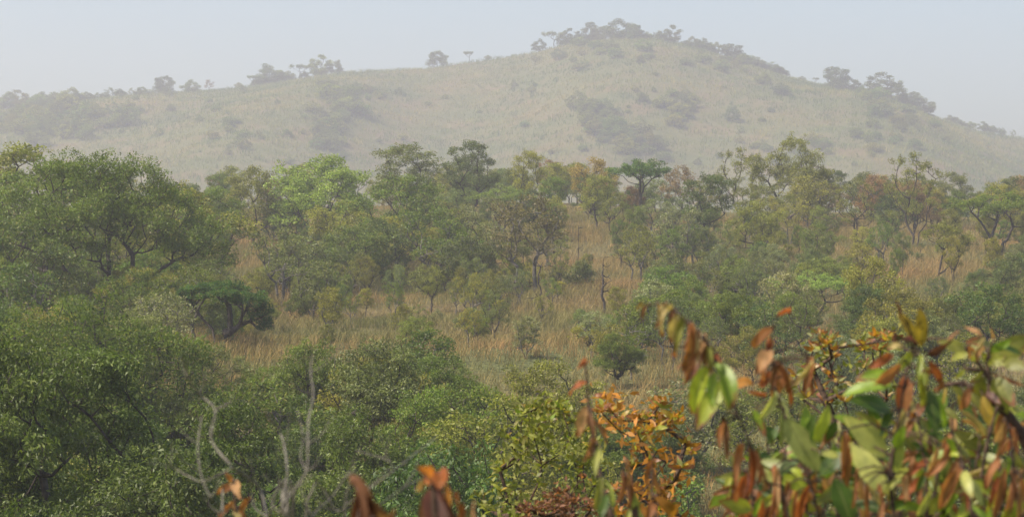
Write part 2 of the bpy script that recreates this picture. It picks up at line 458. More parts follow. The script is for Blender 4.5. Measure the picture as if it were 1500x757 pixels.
# big spreading tree with several trunks
K['spread'] = build_kind('spreading_tree', 71,
    [[V3(0, 0, -.4), V3(-.3, .1, 1.0), V3(-1.4, .3, 3.2), V3(-2.4, .2, 5.4)], [V3(.2, 0, -.4), V3(.4, 0, 1.3), V3(.8, .2, 4.2)], [V3(.3, -.2, -.3), V3(1.5, -.2, 1.5), V3(3.2, -.2, 3.0), V3(5.2, 0, 4.4)], [V3(.3, -.3, 0), V3(1.8, -.8, 2.0), V3(2.4, -1.0, 4.6)], [V3(-.2, -.2, -.3), V3(-1.8, -.6, 2.0), V3(-4.2, -.6, 3.6)]],
    more(5, [((0, 0, 9.6), 2.0, 1.5), ((-2.6, .4, 9.2), 1.8, 1.4), ((2.4, 0, 9.2), 1.9, 1.4), ((4.6, .2, 7.6), 1.8, 1.4), ((6.4, .1, 6.0), 1.6, 1.3), ((7.2, 0, 4.6), 1.2, 1.0), ((-4.8, 0, 7.6), 1.8, 1.4), ((-6.2, -.4, 5.8), 1.5, 1.2), ((.6, -2.2, 7.0), 1.8, 1.4), ((3.4, -2.0, 6.2), 1.6, 1.2), ((-2.4, -2.2, 6.6), 1.7, 1.3), ((.4, 2.2, 7.6), 1.9, 1.5), ((5.0, -1.2, 4.9), 1.3, 1.0), ((-.6, -2.6, 5.0), 1.2, .9)], 26, 1.0),
    760, .48, 58, .14, base_r=.15, wig=.09, shell=.45)
K['big'] = build_kind('large_tree', 72, [[V3(0, 0, -.4), V3(.1, 0, 1.6), V3(.3, 0, 3.2)], [V3(.2, 0, .8), V3(-1.2, .2, 3.2), V3(-2.2, .3, 5.0)]],
    more(6, [((.6, 0, 8.8), 1.9, 1.3), ((2.6, .2, 7.4), 1.5, 1.1), ((3.8, .1, 5.6), 1.5, 1.1), ((4.8, 0, 4.2), 1.1, .9), ((-1.2, .2, 7.3), 1.4, 1.0), ((-2.8, .3, 6.0), 1.3, 1.0), ((-4.2, .2, 6.4), 1.1, .8), ((-3.6, -.4, 4.4), 1.1, .8), ((1.6, -1.3, 5.6), 1.6, 1.1), ((.2, 1.5, 6.2), 1.6, 1.2), ((-.6, -1.2, 4.6), 1.2, .9)], 10, .9),
    300, .42, 52, .15, base_r=.2, shell=.5)
# near trees with long drooping glossy leaves
def near_kind(seed, W, H, n, per, leaf=.14, clump=.46):
    g = np.random.default_rng(seed)
    lb = []
    for k in range(22):
        a = g.uniform(0, 6.28); rr = math.sqrt(g.uniform(0, 1)) * (W / 2 - 1.3)
        z = H - 1.3 - (rr / (W / 2)) ** 2 * H * .45 - g.uniform(0, H * .4)
        lb.append(((rr * math.cos(a), rr * math.sin(a), z), g.uniform(.9, 1.4), g.uniform(.8, 1.1)))
    lb[0] = ((0, 0, H - 1.3), 1.6, 1.2)
    return build_kind('glossy_tree', seed, [[V3(0, 0, -.5), V3(.2, 0, H * .2), V3(.5, .2, H * .4)], [V3(.1, 0, H * .15), V3(-1.2, .4, H * .45)], [V3(.2, 0, H * .2), V3(1.5, -.9, H * .5)]],
        lb, n, clump, per, leaf, mat=M_GLOSS, up=.35, droop=.75, ratio=.36, base_r=.2, shell=.5, sides=6)
K['near1'] = near_kind(81, 9.5, 10.5, 420, 95)
K['near2'] = near_kind(82, 8.5, 9.5, 380, 95)
K['near3'] = near_kind(83, 7.5, 8.0, 320, 90)
K['near4'] = near_kind(84, 6.5, 6.5, 280, 80, .13, .38)
K['thicket'] = build_kind('dense_thicket', 85, [[V3(0, 0, -.3), V3(.6, 0, 1.2)], [V3(.3, .3, -.3), V3(-1.2, .5, 1.4)], [V3(-.3, -.3, -.3), V3(.2, -1.0, 1.3)], [V3(.4, .1, -.3), V3(2.4, .2, 1.5)]],
    [((0, 0, 3.6), 2.3, 1.5), ((2.3, .2, 3.0), 1.8, 1.3), ((-2.3, 0, 3.0), 1.8, 1.3), ((0, -1.8, 2.6), 2.0, 1.4), ((0, 1.6, 2.8), 2.0, 1.4), ((3.6, 0, 1.9), 1.3, 1.1), ((-3.6, 0, 1.9), 1.3, 1.1), ((2.0, -1.8, 1.6), 1.4, 1.1), ((-2.0, -1.8, 1.6), 1.4, 1.1)],
    260, .52, 115, .11, mat=M_FINE, up=.6, shell=.75, ratio=.42)
# leafless trees
def bare_kind(seed, H, W, n, bark, base=.09):
    g = np.random.default_rng(seed)
    pts = np.stack([g.uniform(-W / 2, W / 2, n), g.uniform(-W / 2, W / 2, n), g.uniform(H * .35, H, n)], -1)
    pts[:, :2] *= (.35 + .65 * np.sin(np.clip(pts[:, 2:3] / H, 0, 1) * 2.6))
    pts[0] = (0.1, 0, H)
    P, par, r, tips = skeleton(g, [[V3(0, 0, -.3), V3(.08, 0, H * .25), V3(-.05, .05, H * .5)]], list(pts), .35, .18, .15, tip=.022, base_r=base, expo=2.6)
    return Kind(skel_mesh('bare_tree_trunk', P, par, r, bark), None, H, W)
K['bare1'] = bare_kind(91, 5.0, 2.2, 14, M_BARK, .15)
K['bare2'] = bare_kind(92, 4.8, 3.0, 12, M_BARK, .10)
K['bare3'] = bare_kind(93, 5.5, 4.0, 46, M_BARKG, .11)
# far trees, coarser leaves
def far_kind(seed, W, zlo, H, n, per, nl=6, r=.9, leaf=.30, flat_top=False, trunk=1.2):
    return build_kind('far_tree', seed, [[V3(0, 0, -.4), V3(.1, 0, trunk)]], rnd_lobes(seed, nl, W, zlo, H, r, flat_top=flat_top), n, .6, per, leaf, base_r=.13, tip=.025, sides=4)
K['far1'] = far_kind(101, 7.0, .2, 5.0, 95, 36, 12)
K['far2'] = far_kind(102, 6.0, .5, 5.8, 85, 36, 11)
K['far3'] = far_kind(103, 8.5, .2, 5.2, 115, 36, 14, 1.0)
K['far_flat'] = far_kind(104, 7.0, 3.6, 5.4, 44, 26, 8, .75, flat_top=True, trunk=2.6)
K['far_bush'] = far_kind(105, 5.0, 0, 2.8, 50, 30, 8, .8, trunk=.4)
K['far_sparse'] = far_kind(106, 6.0, 2.0, 5.6, 44, 16, 10, .6, trunk=2)

# ------------------------------------------------------------------ placing trees
C_ = dict(dark=(.048, .066, .012), mid=(.074, .100, .012), olive=(.112, .114, .016), yel=(.150, .143, .018), bright=(.150, .195, .032),
          grey=(.085, .098, .026), ochre=(.205, .140, .030), rust=(.125, .080, .034), blue=(.046, .078, .016), pale=(.125, .130, .055), lush=(.058, .080, .011), teal=(.034, .066, .013))
C_ = {k: tuple(1.6 * v for v in c) for k, c in C_.items()}
prng = random.Random(7)
BOXES = []
def plant(kind, px, d, h, label, cat='tree', group=None, color='mid', name=None, wide=1.0, rot=None, top=None, sink=0.0, var=.24):
    """h: height in metres; the foot stands on the terrain at picture column px, distance d"""
    k = K[kind]
    if name == 'savanna_tree':
        name = {'roun': 'round_tree', 'tall': 'tall_tree', 'spar': 'open_crowned_tree', 'near': 'glossy_leaved_tree', 'bush': 'bushy_tree', 'flat': 'flat_topped_tree', 'acac': 'flat_topped_tree', 'lean': 'leaning_tree', 'spre': 'spreading_tree'}.get(kind[:4], 'savanna_tree')
    x = (px - CX) / F * d
    if top is not None:      # height from the row of its top
        h = (CY - top) / F * d - gz(x, d)
    z = gz(x, d) - sink
    s = h / k.H
    e = bpy.data.objects.new(name or 'savanna_tree', None)
    COL.objects.link(e); e.empty_display_size = .5
    e.location = (x, d, z)
    e.rotation_euler = (0, 0, prng.uniform(0, 6.28) if rot is None else R(rot))
    e.scale = (s * wide, s * wide, s)
    tag(e, label, cat, group)
    c = C_[color] if isinstance(color, str) else color
    f = prng.uniform(1 - var, 1 + var); g = prng.uniform(-.6, .65) * var
    c = (c[0] * f * (1 + g), c[1] * f, c[2] * f)
    obj('trunk', k.trunk, e)
    if k.crown: obj('crown', k.crown, e, color=c)
    rowb = CY - z / d * F; rowt = CY - (z + h) / d * F; ww = k.W * s * wide * F / d / 2
    BOXES.append((px - ww, px + ww, rowt, rowb, d))
    return e

SK = 'trees along the crest of the middle slope'
hero = [
 # kind px d top label color wide rot
 ('spread', 140, 172, 212, 'huge spreading tree with several leaning grey trunks and wide dark crown', 'mid', 1.0, 0),
 ('tall2', 28, 215, 205, 'tall olive tree rising behind the huge many-trunked spreading tree', 'olive', 1.5, 20),
 ('round2', 20, 160, 312, 'low dense dark tree beside the huge many-trunked spreading tree', 'dark', 1.0, 60),
 ('round1', 372, 285, 240, 'olive-brown tree on the crest beside the bright lime-green tree', 'olive', .8, 100),
 ('dense1', 468, 285, 224, 'bright lime-green round tree on the crest lit by the sun', 'bright', 1.2, 30),
 ('round3', 505, 262, 290, 'yellowish tree standing just below the lime-green crest tree', 'yel', 1.25, 0),
 ('tall1', 600, 305, 207, 'tall grey-green crest tree next to the lime-green one', 'grey', 1.5, 200),
 ('round2', 585, 255, 252, 'broad mid-green tree with dark trunk below the grey-green crest tree', 'mid', 1.15, 250),
 ('tall2', 688, 312, 203, 'dark green tree with knobbly top on the crest', 'dark', 1.15, 45),
 ('tall1', 772, 312, 216, 'slim yellow-tinged tree on the crest', 'yel', .8, 10),
 ('acacia', 735, 290, 266, 'pale lime flat-topped tree just below the crest', (.17, .21, .05), .9, 0),
 ('round1', 812, 285, 285, 'small rounded yellow-green tree below the crest above the open grass', 'yel', .7, 0),
 ('round3', 872, 325, 228, 'ochre-leaved round tree on the crest', 'ochre', .85, 0),
 ('flat', 938, 312, 230, 'vivid green flat-topped tree with bare neck on the crest', (.085, .155, .028), 1.1, 0),
 ('round3', 935, 322, 268, 'low dark tree under the vivid green flat-topped tree', 'dark', .9, 30),
 ('sparse2', 995, 325, 240, 'thin reddish-brown tree beside the vivid green flat-topped tree', 'rust', .9, 0),
 ('tall1', 1035, 272, 250, 'dark two-tiered tree with a narrow crown below the crest', 'dark', 1.15, 0),
 ('sparse1', 1085, 322, 214, 'brownish open-crowned tree beside the largest crest tree', 'olive', .9, 0),
 ('big', 1155, 318, 190, 'largest tree on the crest with layered lopsided crown', 'olive', 1.0, 0),
 ('sparse1', 1255, 285, 258, 'open many-stemmed tree with pale tufts above the orange grass', 'olive', .9, 80),
 ('sparse1', 1340, 282, 220, 'tall airy many-stemmed tree standing alone above the crest line', 'olive', .85, 0),
 ('acacia', 1462, 268, 272, 'wide green tree with level branches over the orange grass', 'mid', 1.15, 0),
 ('lean', 1375, 232, 322, 'forked leaning tree with bare trunk rising from orange grass', 'olive', .95, 0),
 ('tall1', 1312, 222, 362, 'thin young tree with one slender curved stem in orange grass', 'mid', .6, 0),
 ('acacia', 1190, 188, 394, 'bright lime flat-topped tree in the middle of the grey-green wood', (.21, .28, .06), 1.25, 0),
 ('round2', 1108, 258, 290, 'olive tree with forked dark trunks below the largest crest tree', 'olive', .95, 0),
 ('round3', 1200, 248, 325, 'rounded mid-green tree on many thin stems below the crest', 'mid', .85, 0),
 ('sparse2', 935, 232, 326, 'slender straight-stemmed tree with thin crown on open slope', 'olive', .8, 0),
 ('bush2', 978, 222, 362, 'spreading grey-green bush with fanned stems on the open slope', 'grey', 1.0, 0),
 ('tall1', 1058, 210, 390, 'small dark-trunked tree leaning over a patch of dry grass', 'olive', .85, 0),
 ('bare1', 884, 204, 376, 'dead stump-like bare tree standing in open tan grass', 'mid', .8, 0),
 ('bare2', 794, 200, 384, 'thin leafless forked sapling in open tan grass', 'mid', .8, 40),
 ('bare2', 848, 262, 330, 'crooked dead stick leaning in the pale green grass', 'mid', .5, 120),
 ('sparse2', 775, 228, 280, 'open brownish tree on two slanting trunks beside the open grass', (.13, .11, .04), 1.05, 20),
 ('sparse1', 715, 238, 285, 'pale thin-leaved tree with a white dead limb', 'pale', 1.0, 140),
 ('bush3', 460, 198, 378, 'grey-green tree with short dark trunk over tan grass', 'grey', 1.2, 0),
 ('sparse2', 412, 215, 330, 'thin grey-green tree on the edge of the tan grass', 'grey', 1.1, 70),
 ('umbrella', 315, 152, 408, 'dark green umbrella-shaped tree with curved trunk in reddish grass', 'teal', .92, 0),
 ('sparse2', 235, 140, 425, 'gnarled grey-branched tree beside the dark umbrella-shaped tree', 'pale', 1.25, 0),
 ('thicket', 105, 112, 414, 'smooth domed thicket of fine dark green leaves', 'lush', .95, 0),
 ('near1', 115, 72, 500, 'large glossy-leaved tree with dark limbs below the domed thicket', 'lush', 1.0, 0),
 ('near2', -20, 66, 470, 'glossy-leaved tree with hanging foliage at the valley edge', 'lush', .95, 40),
 ('near2', 330, 78, 572, 'glossy-leaved tree filling the valley behind the pale bare branches', 'lush', 1.05, 60),
 ('near3', 250, 62, 640, 'low glossy dark tree under the larger glossy-leaved trees', 'dark', 1.1, 10),
 ('near4', 560, 112, 490, 'round glossy tree with fanned branches at the foot of the slope', 'grey', 1.1, 0),
 ('near4', 455, 118, 492, 'smaller bushy tree by the reddish grass at the slope foot', 'mid', .9, 120),
 ('near3', 520, 84, 590, 'mid-green leafy tree in front of the round glossy tree', 'lush', .95, 200),
 ('near4', 660, 66, 640, 'dark bluish-green glossy tree behind the rust-coloured dry leaves', 'blue', 1.0, 0),
 ('round2', 800, 112, 522, 'olive tree with open forked crown in the valley', 'olive', .9, 0),
 ('round3', 745, 98, 570, 'yellowish-olive low tree in the valley', 'olive', 1.0, 0),
 ('bare3', 925, 140, 478, 'leafless grey tree with fine twigs in the valley', 'mid', .9, 0),
 ('bush3', 1010, 112, 548, 'pale silvery-leaved tree behind the orange-leaved bush', 'pale', 1.2, 0),
 ('round2', 1085, 165, 432, 'dense dark green tree in the grey-green wood', 'blue', 1.2, 0),
 ('sparse1', 1180, 150, 425, 'tall grey tree with visible fanned limbs in the wood', 'grey', .95, 0),
 ('round3', 1280, 172, 372, 'yellow-green bushy tree at the lower edge of the orange grass', 'yel', .8, 0),
 ('round2', 1450, 172, 415, 'broad green tree below the forked leaning tree', 'mid', 1.1, 0),
 ('near4', 1350, 140, 452, 'dense grey-green tree behind the spotted yellow leaf', 'grey', 1.2, 0),
 ('near4', 645, 120, 512, 'leafy tree at the foot of the open grass, next to the round glossy tree', 'mid', 1.0, 80),
 ('round2', 388, 124, 535, 'leafy green tree in front of the umbrella-shaped tree', 'mid', 1.0, 10),
 ('round3', 705, 106, 560, 'low green tree under the gap in the dry grass', 'mid', 1.0, 10),
 ('bush3', 428, 225, 340, 'bushy grey-green tree beside the short-trunked grey-green tree', 'grey', 1.3, 30),
 ('round3', 520, 236, 326, 'rounded green tree at the upper edge of the tan grass', 'mid', 1.1, 130),
 ('sparse2', 640, 236, 300, 'open green tree with slanting stems above the tan grass', 'mid', 1.2, 60),
 ('round1', 560, 240, 318, 'dark-shaded tree over deep grass', 'dark', 1.1, 200),
 ('sparse1', 680, 240, 296, 'brown-tinged open tree above the tan grass', 'olive', .9, 20),
 ('sparse2', 990, 250, 300, 'thin pale tree below the reddish-brown crest tree', 'pale', 1.0, 220),
 ('sparse1', 900, 285, 282, 'open-crowned olive tree above the pale green grass', 'olive', .9, 210),
 ('round2', 250, 205, 262, 'olive tree joined to the huge spreading tree', 'olive', 1.2, 70),
 ('tall2', 312, 235, 272, 'mid-green tree between the huge spreading tree and the crest', 'mid', 1.2, 10),
 ('tall1', 75, 195, 226, 'mid-green tree behind the leaning trunks of the spreading tree', 'mid', 1.4, 10),
 ('bush1', 690, 182, 448, 'low dark bush in open tan grass', 'grey', 1.0, 0),
 ('bush2', 640, 190, 450, 'low thin bush in open tan grass', 'pale', .9, 0),
 ('bush1', 850, 232, 378, 'small round dark bush in the middle of the open grass', 'grey', .8, 0),
]
for (kd, px, d, top, lb, colr, wd, rt) in hero:
    bush = kd.startswith('bush') and d > 170
    plant(kd, px, d, 5, lb, 'shrub' if bush else 'tree', None, colr,
          {'bare1': 'bare_tree', 'bare2': 'bare_tree', 'bare3': 'bare_tree', 'umbrella': 'umbrella_tree', 'thicket': 'thicket'}.get(kd, 'bush' if bush else 'savanna_tree'), wd, rt, top=top, var=.06)

GRASS_PTS = [(340, 365), (365, 385), (430, 475), (400, 495), (445, 490), (415, 520), (555, 432), (600, 440), (650, 440), (540, 468), (760, 458), (850, 350), (872, 362), (840, 402), (850, 440), (825, 465),
  (720, 500), (800, 492), (700, 545), (1290, 400), (1360, 395), (1412, 385), (1245, 345), (925, 575), (900, 405), (868, 400), (884, 392), (884, 425), (800, 400), (790, 430), (835, 380)]
PROTECT = [(300, 450, 150), (340, 440, 150), (385, 475, 150), (320, 500, 150), (345, 495, 150), (884, 400, 200), (884, 440, 200), (794, 425, 198), (1375, 370, 230), (1380, 400, 230), (1345, 300, 280), (1340, 340, 280), (1312, 405, 220),
  (1198, 405, 200), (1230, 410, 200), (938, 245, 316), (455, 440, 196), (140, 415, 170), (200, 385, 170), (110, 440, 110), (170, 450, 110), (1155, 230, 316), (465, 250, 284), (735, 272, 288), (560, 520, 110), (1060, 420, 208), (935, 380, 230), (775, 350, 226), (775, 390, 226), (1470, 300, 266)]
def clear(px, top, base, w, d=0):
    if any(px - w / 2 < a < px + w / 2 and top < b < base and d < q_ for a, b, q_ in PROTECT): return False
    tol = 0
    return not any(px - w / 2 - tol < a < px + w / 2 + tol and top < b < base + 2 for a, b in GRASS_PTS)

SHORT = [(140, 172, 'huge spreading tree'), (372, 285, 'olive-brown crest tree'), (468, 285, 'lime-green crest tree'), (600, 305, 'grey-green crest tree'), (585, 255, 'broad mid-green tree'), (688, 312, 'knobbly dark crest tree'), (772, 312, 'slim yellow-tinged tree'),
  (735, 290, 'pale lime flat-topped tree'), (872, 325, 'ochre crest tree'), (938, 318, 'vivid green flat-topped tree'), (1035, 272, 'dark two-tiered tree'), (1155, 318, 'largest crest tree'), (1340, 282, 'tall airy many-stemmed tree'), (1462, 268, 'wide level-branched tree'), (1375, 232, 'forked leaning tree'),
  (1198, 203, 'bright lime flat-topped tree'), (884, 204, 'dead stump-like tree'), (794, 200, 'thin leafless sapling'), (460, 198, 'grey-green short-trunked tree'), (315, 152, 'dark umbrella-shaped tree'), (235, 140, 'gnarled grey-branched tree'), (105, 112, 'domed thicket'), (115, 72, 'large glossy-leaved tree'),
  (330, 78, 'glossy tree behind the bare branches'), (560, 112, 'round glossy tree'), (660, 66, 'dark bluish glossy tree'), (800, 112, 'forked olive valley tree'), (925, 140, 'leafless grey valley tree'), (1010, 112, 'silvery-leaved tree'), (1085, 165, 'dense dark green tree'), (1180, 150, 'tall grey fan-limbed tree'),
  (1280, 172, 'yellow-green bushy tree'), (1450, 172, 'broad green lower tree'), (1350, 140, 'dense grey-green tree')]
CW = dict(lush='rich green', mid='mid-green', olive='olive', grey='grey-green', dark='dark green', rust='brownish', pale='silvery', yel='yellowish')
FW = dict(round1='round-crowned', round2='broad round', round3='low-crowned round', tall1='narrow upright', tall2='twin-stemmed', sparse1='open many-stemmed', sparse2='thin-leaved', bush1='dense rounded', bush2='loose spreading', bush3='bushy upright', near2='drooping glossy', near3='glossy', near4='compact glossy', far1='rounded', far3='broad')
def relabel(kd, px, d, h, hr, cat, colr, far):
    x = (px - CX) / F * d
    b = min(SHORT, key=lambda s_: ((s_[0] - CX) / F * s_[1] - x) ** 2 + ((s_[1] - d) * .6) ** 2)
    rel = 'behind' if d > b[1] + 5 else ('in front of' if d < b[1] - 5 else 'beside')
    f = (h - hr[0]) / (hr[1] - hr[0]); size = 'small ' if f < .34 else ('' if f < .67 else 'tall ')
    noun = 'bush' if cat == 'shrub' else 'tree'
    return f"{'hazy ' if far else ''}{size}{CW[colr]} {FW[kd]} {noun} {rel} the {b[2]}"
def fill(n, pxr, dr, kinds, hr, label, group, cat, cols, seed, name, check=True, mind=.0, wide=(.85, 1.2)):
    g = random.Random(seed); made = 0; tries = 0; spots = []
    while made < n and tries < n * 60:
        tries += 1
        px = g.uniform(*pxr); d = math.sqrt(g.uniform(dr[0] ** 2, dr[1] ** 2)); h = g.uniform(*hr)
        x = (px - CX) / F * d
        if any((x - a) ** 2 + (d - b) ** 2 < mind ** 2 for a, b in spots): continue
        z = gz(x, d); base = CY - z / d * F; top = CY - (z + h) / d * F
        kd = g.choice(kinds); wd = g.uniform(*wide)
        wpx = K[kd].W * h / K[kd].H * F / d * wd * .85
        if check and not clear(px, top, base, wpx, d): continue
        spots.append((x, d)); made += 1
        cc = g.choice(cols)
        plant(kd, px, d, h, relabel(kd, px, d, h, hr, cat, cc, d > 400), cat, 'bushes on the slopes' if cat == 'shrub' else 'woodland trees of the slopes and valley', cc, name, wide=wd)
    return made

WOOD = ['round1', 'round2', 'round3', 'tall1', 'tall2', 'sparse1', 'sparse2', 'bush3']
fill(88, (-30, 1530), (296, 372), WOOD + ['round2', 'round1'], (5.0, 7.6), 'tree among the woodland along the crest of the middle slope', SK, 'tree', ['mid', 'olive', 'grey', 'dark', 'olive', 'rust'], 1, 'savanna_tree', mind=3)
fill(58, (-30, 830), (225, 300), WOOD, (3.6, 6.6), 'tree in the wood on the upper slope below the crest', 'trees on the upper slope', 'tree', ['mid', 'olive', 'grey', 'dark'], 2, 'savanna_tree', mind=2.5)
fill(26, (820, 1530), (230, 300), ['sparse1', 'sparse2', 'tall1', 'tall2', 'round3', 'sparse2', 'bush3'], (3.0, 5.6), 'tree scattered on the upper slope near the orange grass', 'trees near the orange grass', 'tree', ['mid', 'olive', 'grey', 'yel'], 3, 'savanna_tree', mind=3)
fill(38, (860, 1530), (165, 232), ['round1', 'round3', 'sparse2', 'bush2', 'bush3', 'tall1'], (2.6, 4.6), 'small tree in the grey-green wood on the lower slope', 'trees on the lower slope', 'tree', ['grey', 'olive', 'mid', 'grey', 'pale'], 4, 'savanna_tree', mind=2.5)
fill(48, (830, 1540), (104, 170), ['round1', 'round2', 'round3', 'bush2', 'bush3', 'sparse2', 'near4'], (3.0, 5.2), 'tree in the dense grey-green valley wood behind the leafy shrub', 'trees of the valley wood', 'tree', ['grey', 'mid', 'olive', 'pale', 'dark'], 5, 'savanna_tree', mind=2.5)
fill(24, (860, 1540), (60, 104), ['round1', 'round3', 'bush2', 'bush3', 'near4', 'near3'], (3.6, 6.0), 'tree low in the valley wood behind the leafy shrub', 'low trees of the valley wood', 'tree', ['grey', 'mid', 'olive', 'pale', 'dark'], 15, 'savanna_tree', mind=3)
fill(44, (-40, 340), (125, 240), ['round1', 'round2', 'round3', 'tall2', 'bush3', 'sparse2'], (3.6, 6.6), 'tree in the dense wood round the huge spreading tree', 'trees round the spreading tree', 'tree', ['mid', 'olive', 'dark', 'grey'], 6, 'savanna_tree', mind=3)
fill(44, (-40, 720), (84, 132), ['near3', 'near4', 'round2', 'round3', 'bush3'], (3.6, 6.2), 'leafy tree crowding the valley below the umbrella-shaped tree', 'leafy valley trees', 'tree', ['mid', 'lush', 'lush', 'grey', 'olive'], 7, 'savanna_tree', mind=3)
fill(14, (-40, 700), (56, 76), ['near3', 'near4', 'near2'], (5.0, 7.5), 'glossy tree deep in the valley under the bare branches', 'glossy trees deep in the valley', 'tree', ['lush', 'mid', 'dark'], 8, 'savanna_tree', check=False, mind=4)
fill(26, (600, 1000), (76, 116), ['round3', 'bush2', 'bush3', 'near4'], (3.0, 4.8), 'olive tree low in the valley behind the yellow-green bush', 'olive valley trees', 'tree', ['olive', 'olive', 'grey', 'mid'], 9, 'savanna_tree', mind=2.5)
fill(40, (430, 910), (165, 245), ['tall1', 'sparse2', 'tall2', 'sparse1', 'sparse2'], (2.6, 4.6), '', '', 'tree', ['mid', 'olive', 'grey', 'yel', 'olive'], 23, 'savanna_tree', mind=2, wide=(.7, 1.0))
fill(26, (900, 1500), (180, 290), ['tall1', 'sparse2', 'tall2', 'sparse1'], (3.0, 5.2), '', '', 'tree', ['mid', 'olive', 'grey', 'yel', 'olive'], 24, 'savanna_tree', mind=2, wide=(.7, 1.0))
fill(46, (280, 900), (150, 245), ['bush3', 'sparse2', 'bush2', 'round3', 'tall1'], (1.8, 3.8), '', '', 'tree', ['mid', 'olive', 'grey', 'yel', 'pale'], 21, 'savanna_tree', mind=2)
fill(70, (300, 1500), (150, 300), ['bush1', 'bush2', 'bush3'], (.9, 2.4), 'low bush dotted through the tall dry grass', 'low bushes in the dry grass', 'shrub', ['grey', 'olive', 'mid'], 10, 'bush', mind=2)
fill(12, (1250, 1530), (410, 470), ['round2', 'far1', 'far3'], (6, 9), 'hazy tree peeping over the crest from the valley beyond', 'hazy trees beyond the crest', 'tree', ['mid', 'dark', 'grey'], 11, 'savanna_tree', check=False, mind=5)

# ------------------------------------------------------------------ trees of the far hill
def hplant(kind, px, row, label, hpx, group=None, color='mid', name='hill_tree', cat='tree', wide=1.0, ridge=False):
    """on the hill where the picture ray (px,row) meets its slope; ridge: on the ridge line itself"""
    yy = np.arange(YB, YR + 8, 1.0)
    xx = (px - CX) / F * yy
    rows = CY - height(xx, yy) / yy * F
    if ridge: i = int(np.argmin(rows)); 
    else:
        j = np.where(rows <= row)[0]; i = int(j[0]) if len(j) else int(np.argmin(rows))
    d = float(yy[i])
    return plant(kind, px, d, hpx / F * d, label, cat, group, color, name, wide=wide)

ridge = [(60, 10, 'far3', 1.2), (75, 14, 'far1', 1.2), (110, 22, 'far2', .9), (128, 16, 'far1', 1.2), (160, 18, 'far_sparse', 1.1), (172, 14, 'far_sparse', .9), (205, 10, 'far_bush', 1.2), (240, 30, 'far3', .9),
  (278, 22, 'far1', 1.2), (350, 10, 'far_bush', 1), (370, 18, 'far_flat', 1), (395, 32, 'far1', 1.4), (410, 20, 'far3', 1.3), (440, 24, 'far_flat', 1.1), (470, 34, 'far2', 1.1), (492, 22, 'far1', 1.1),
  (640, 26, 'far3', 1.0), (715, 8, 'far_bush', 1), (790, 20, 'far1', 1), (812, 26, 'far_flat', 1.2), (835, 26, 'far2', 1.2), (865, 32, 'far2', 1.2), (880, 24, 'far3', 1.2), (908, 36, 'far1', 1.4), (930, 26, 'far3', 1),
  (948, 14, 'far_bush', 1), (965, 18, 'far_sparse', 1), (985, 30, 'far2', 1), (1015, 20, 'far1', 1), (1030, 22, 'far_sparse', 1), (1050, 22, 'far1', 1), (1072, 26, 'far3', 1.2), (1090, 18, 'far_bush', 1.2), (1108, 18, 'far_bush', 1.3), (1130, 18, 'far_sparse', 1.2),
  (1145, 12, 'far_bush', 1.4), (1175, 10, 'far_bush', 1), (1195, 12, 'far_flat', .9), (1225, 36, 'far3', 1.0), (1245, 24, 'far1', 1.2), (1290, 40, 'far2', 1.3), (1312, 34, 'far1', 1.2), (1335, 26, 'far3', 1), (1355, 28, 'far1', 1.1),
  (1392, 14, 'far_bush', 1.2), (1412, 10, 'far_bush', 1), (1440, 16, 'far2', 1.2), (1455, 12, 'far_bush', 1), (1484, 12, 'far_sparse', 1), (20, 9, 'far3', 1.3), (40, 9, 'far1', 1.3), (0, 9, 'far3', 1.3)]
for px, hp, kd, wd in ridge:
    hp *= .95; small = hp < 14
    where = ('by the wooded low end of the hill' if px < 230 else 'near the lone thin open-crowned tree' if px < 340 else 'in the clump on the long grassy shoulder' if px < 520 else 'near the lone flat-topped tree' if px < 740 else
             'on the rising edge of the summit' if px < 850 else 'on the hill summit' if px < 940 else 'just past the summit' if px < 1040 else 'on the falling shoulder' if px < 1180 else 'on the knoll of big skyline trees' if px < 1370 else 'on the low far tail of the hill')
    fw_ = dict(far1='rounded', far2='upright', far3='broad', far_flat='flat-topped', far_bush='squat', far_sparse='thin')[kd]
    hplant(kd, px, 0, f"{fw_} {'low bush' if small else 'leafy tree'} on the skyline {where}", hp, 'bushes on the hill skyline' if small else 'trees on the hill skyline',
           prng.choice(['mid', 'dark', 'dark', 'grey']), 'hill_bush' if small else 'hill_tree', 'shrub' if small else 'tree', wd, ridge=True)
gr_ = random.Random(77)
for lo_, hi_, n_ in ((800, 1000, 16), (1000, 1150, 16), (1200, 1370, 12), (0, 220, 14), (370, 500, 8)):
    for _ in range(n_):
        px = gr_.uniform(lo_, hi_); kd = gr_.choice(['far_bush', 'far_bush', 'far1', 'far3'])
        nm = {800: 'summit', 1000: 'falling shoulder', 1200: 'knoll of big trees', 0: 'wooded low end', 370: 'long grassy shoulder'}[lo_]
        hplant(kd, px, 0, f"{dict(far_bush='squat', far1='rounded', far3='broad')[kd]} scrub bush low on the skyline of the {nm}", gr_.uniform(9, 17), 'scrub bushes along the hill skyline', gr_.choice(['mid', 'dark', 'grey']), 'hill_bush', 'shrub', gr_.uniform(.9, 1.3), ridge=True)
hplant('far_flat', 687, 0, 'lone flat-topped tree with thin bare trunk on the hill skyline', 17, None, 'dark', ridge=True)
hplant('far_sparse', 307, 0, 'lone thin open-crowned tree on the lower left shoulder of the hill', 18, None, 'rust', ridge=True)
slope = [(1145, 140, 20, 'round dark bush alone on the grassy upper shoulder of the hill'), (1073, 178, 24, 'dark upright bush alone on the grassy hill slope')]
for px, row, hp, lb in slope: hplant('far_bush' if hp < 22 else 'far1', px, row, lb, hp, None, 'dark', 'hill_bush', 'shrub', 1.0)
g = random.Random(33)
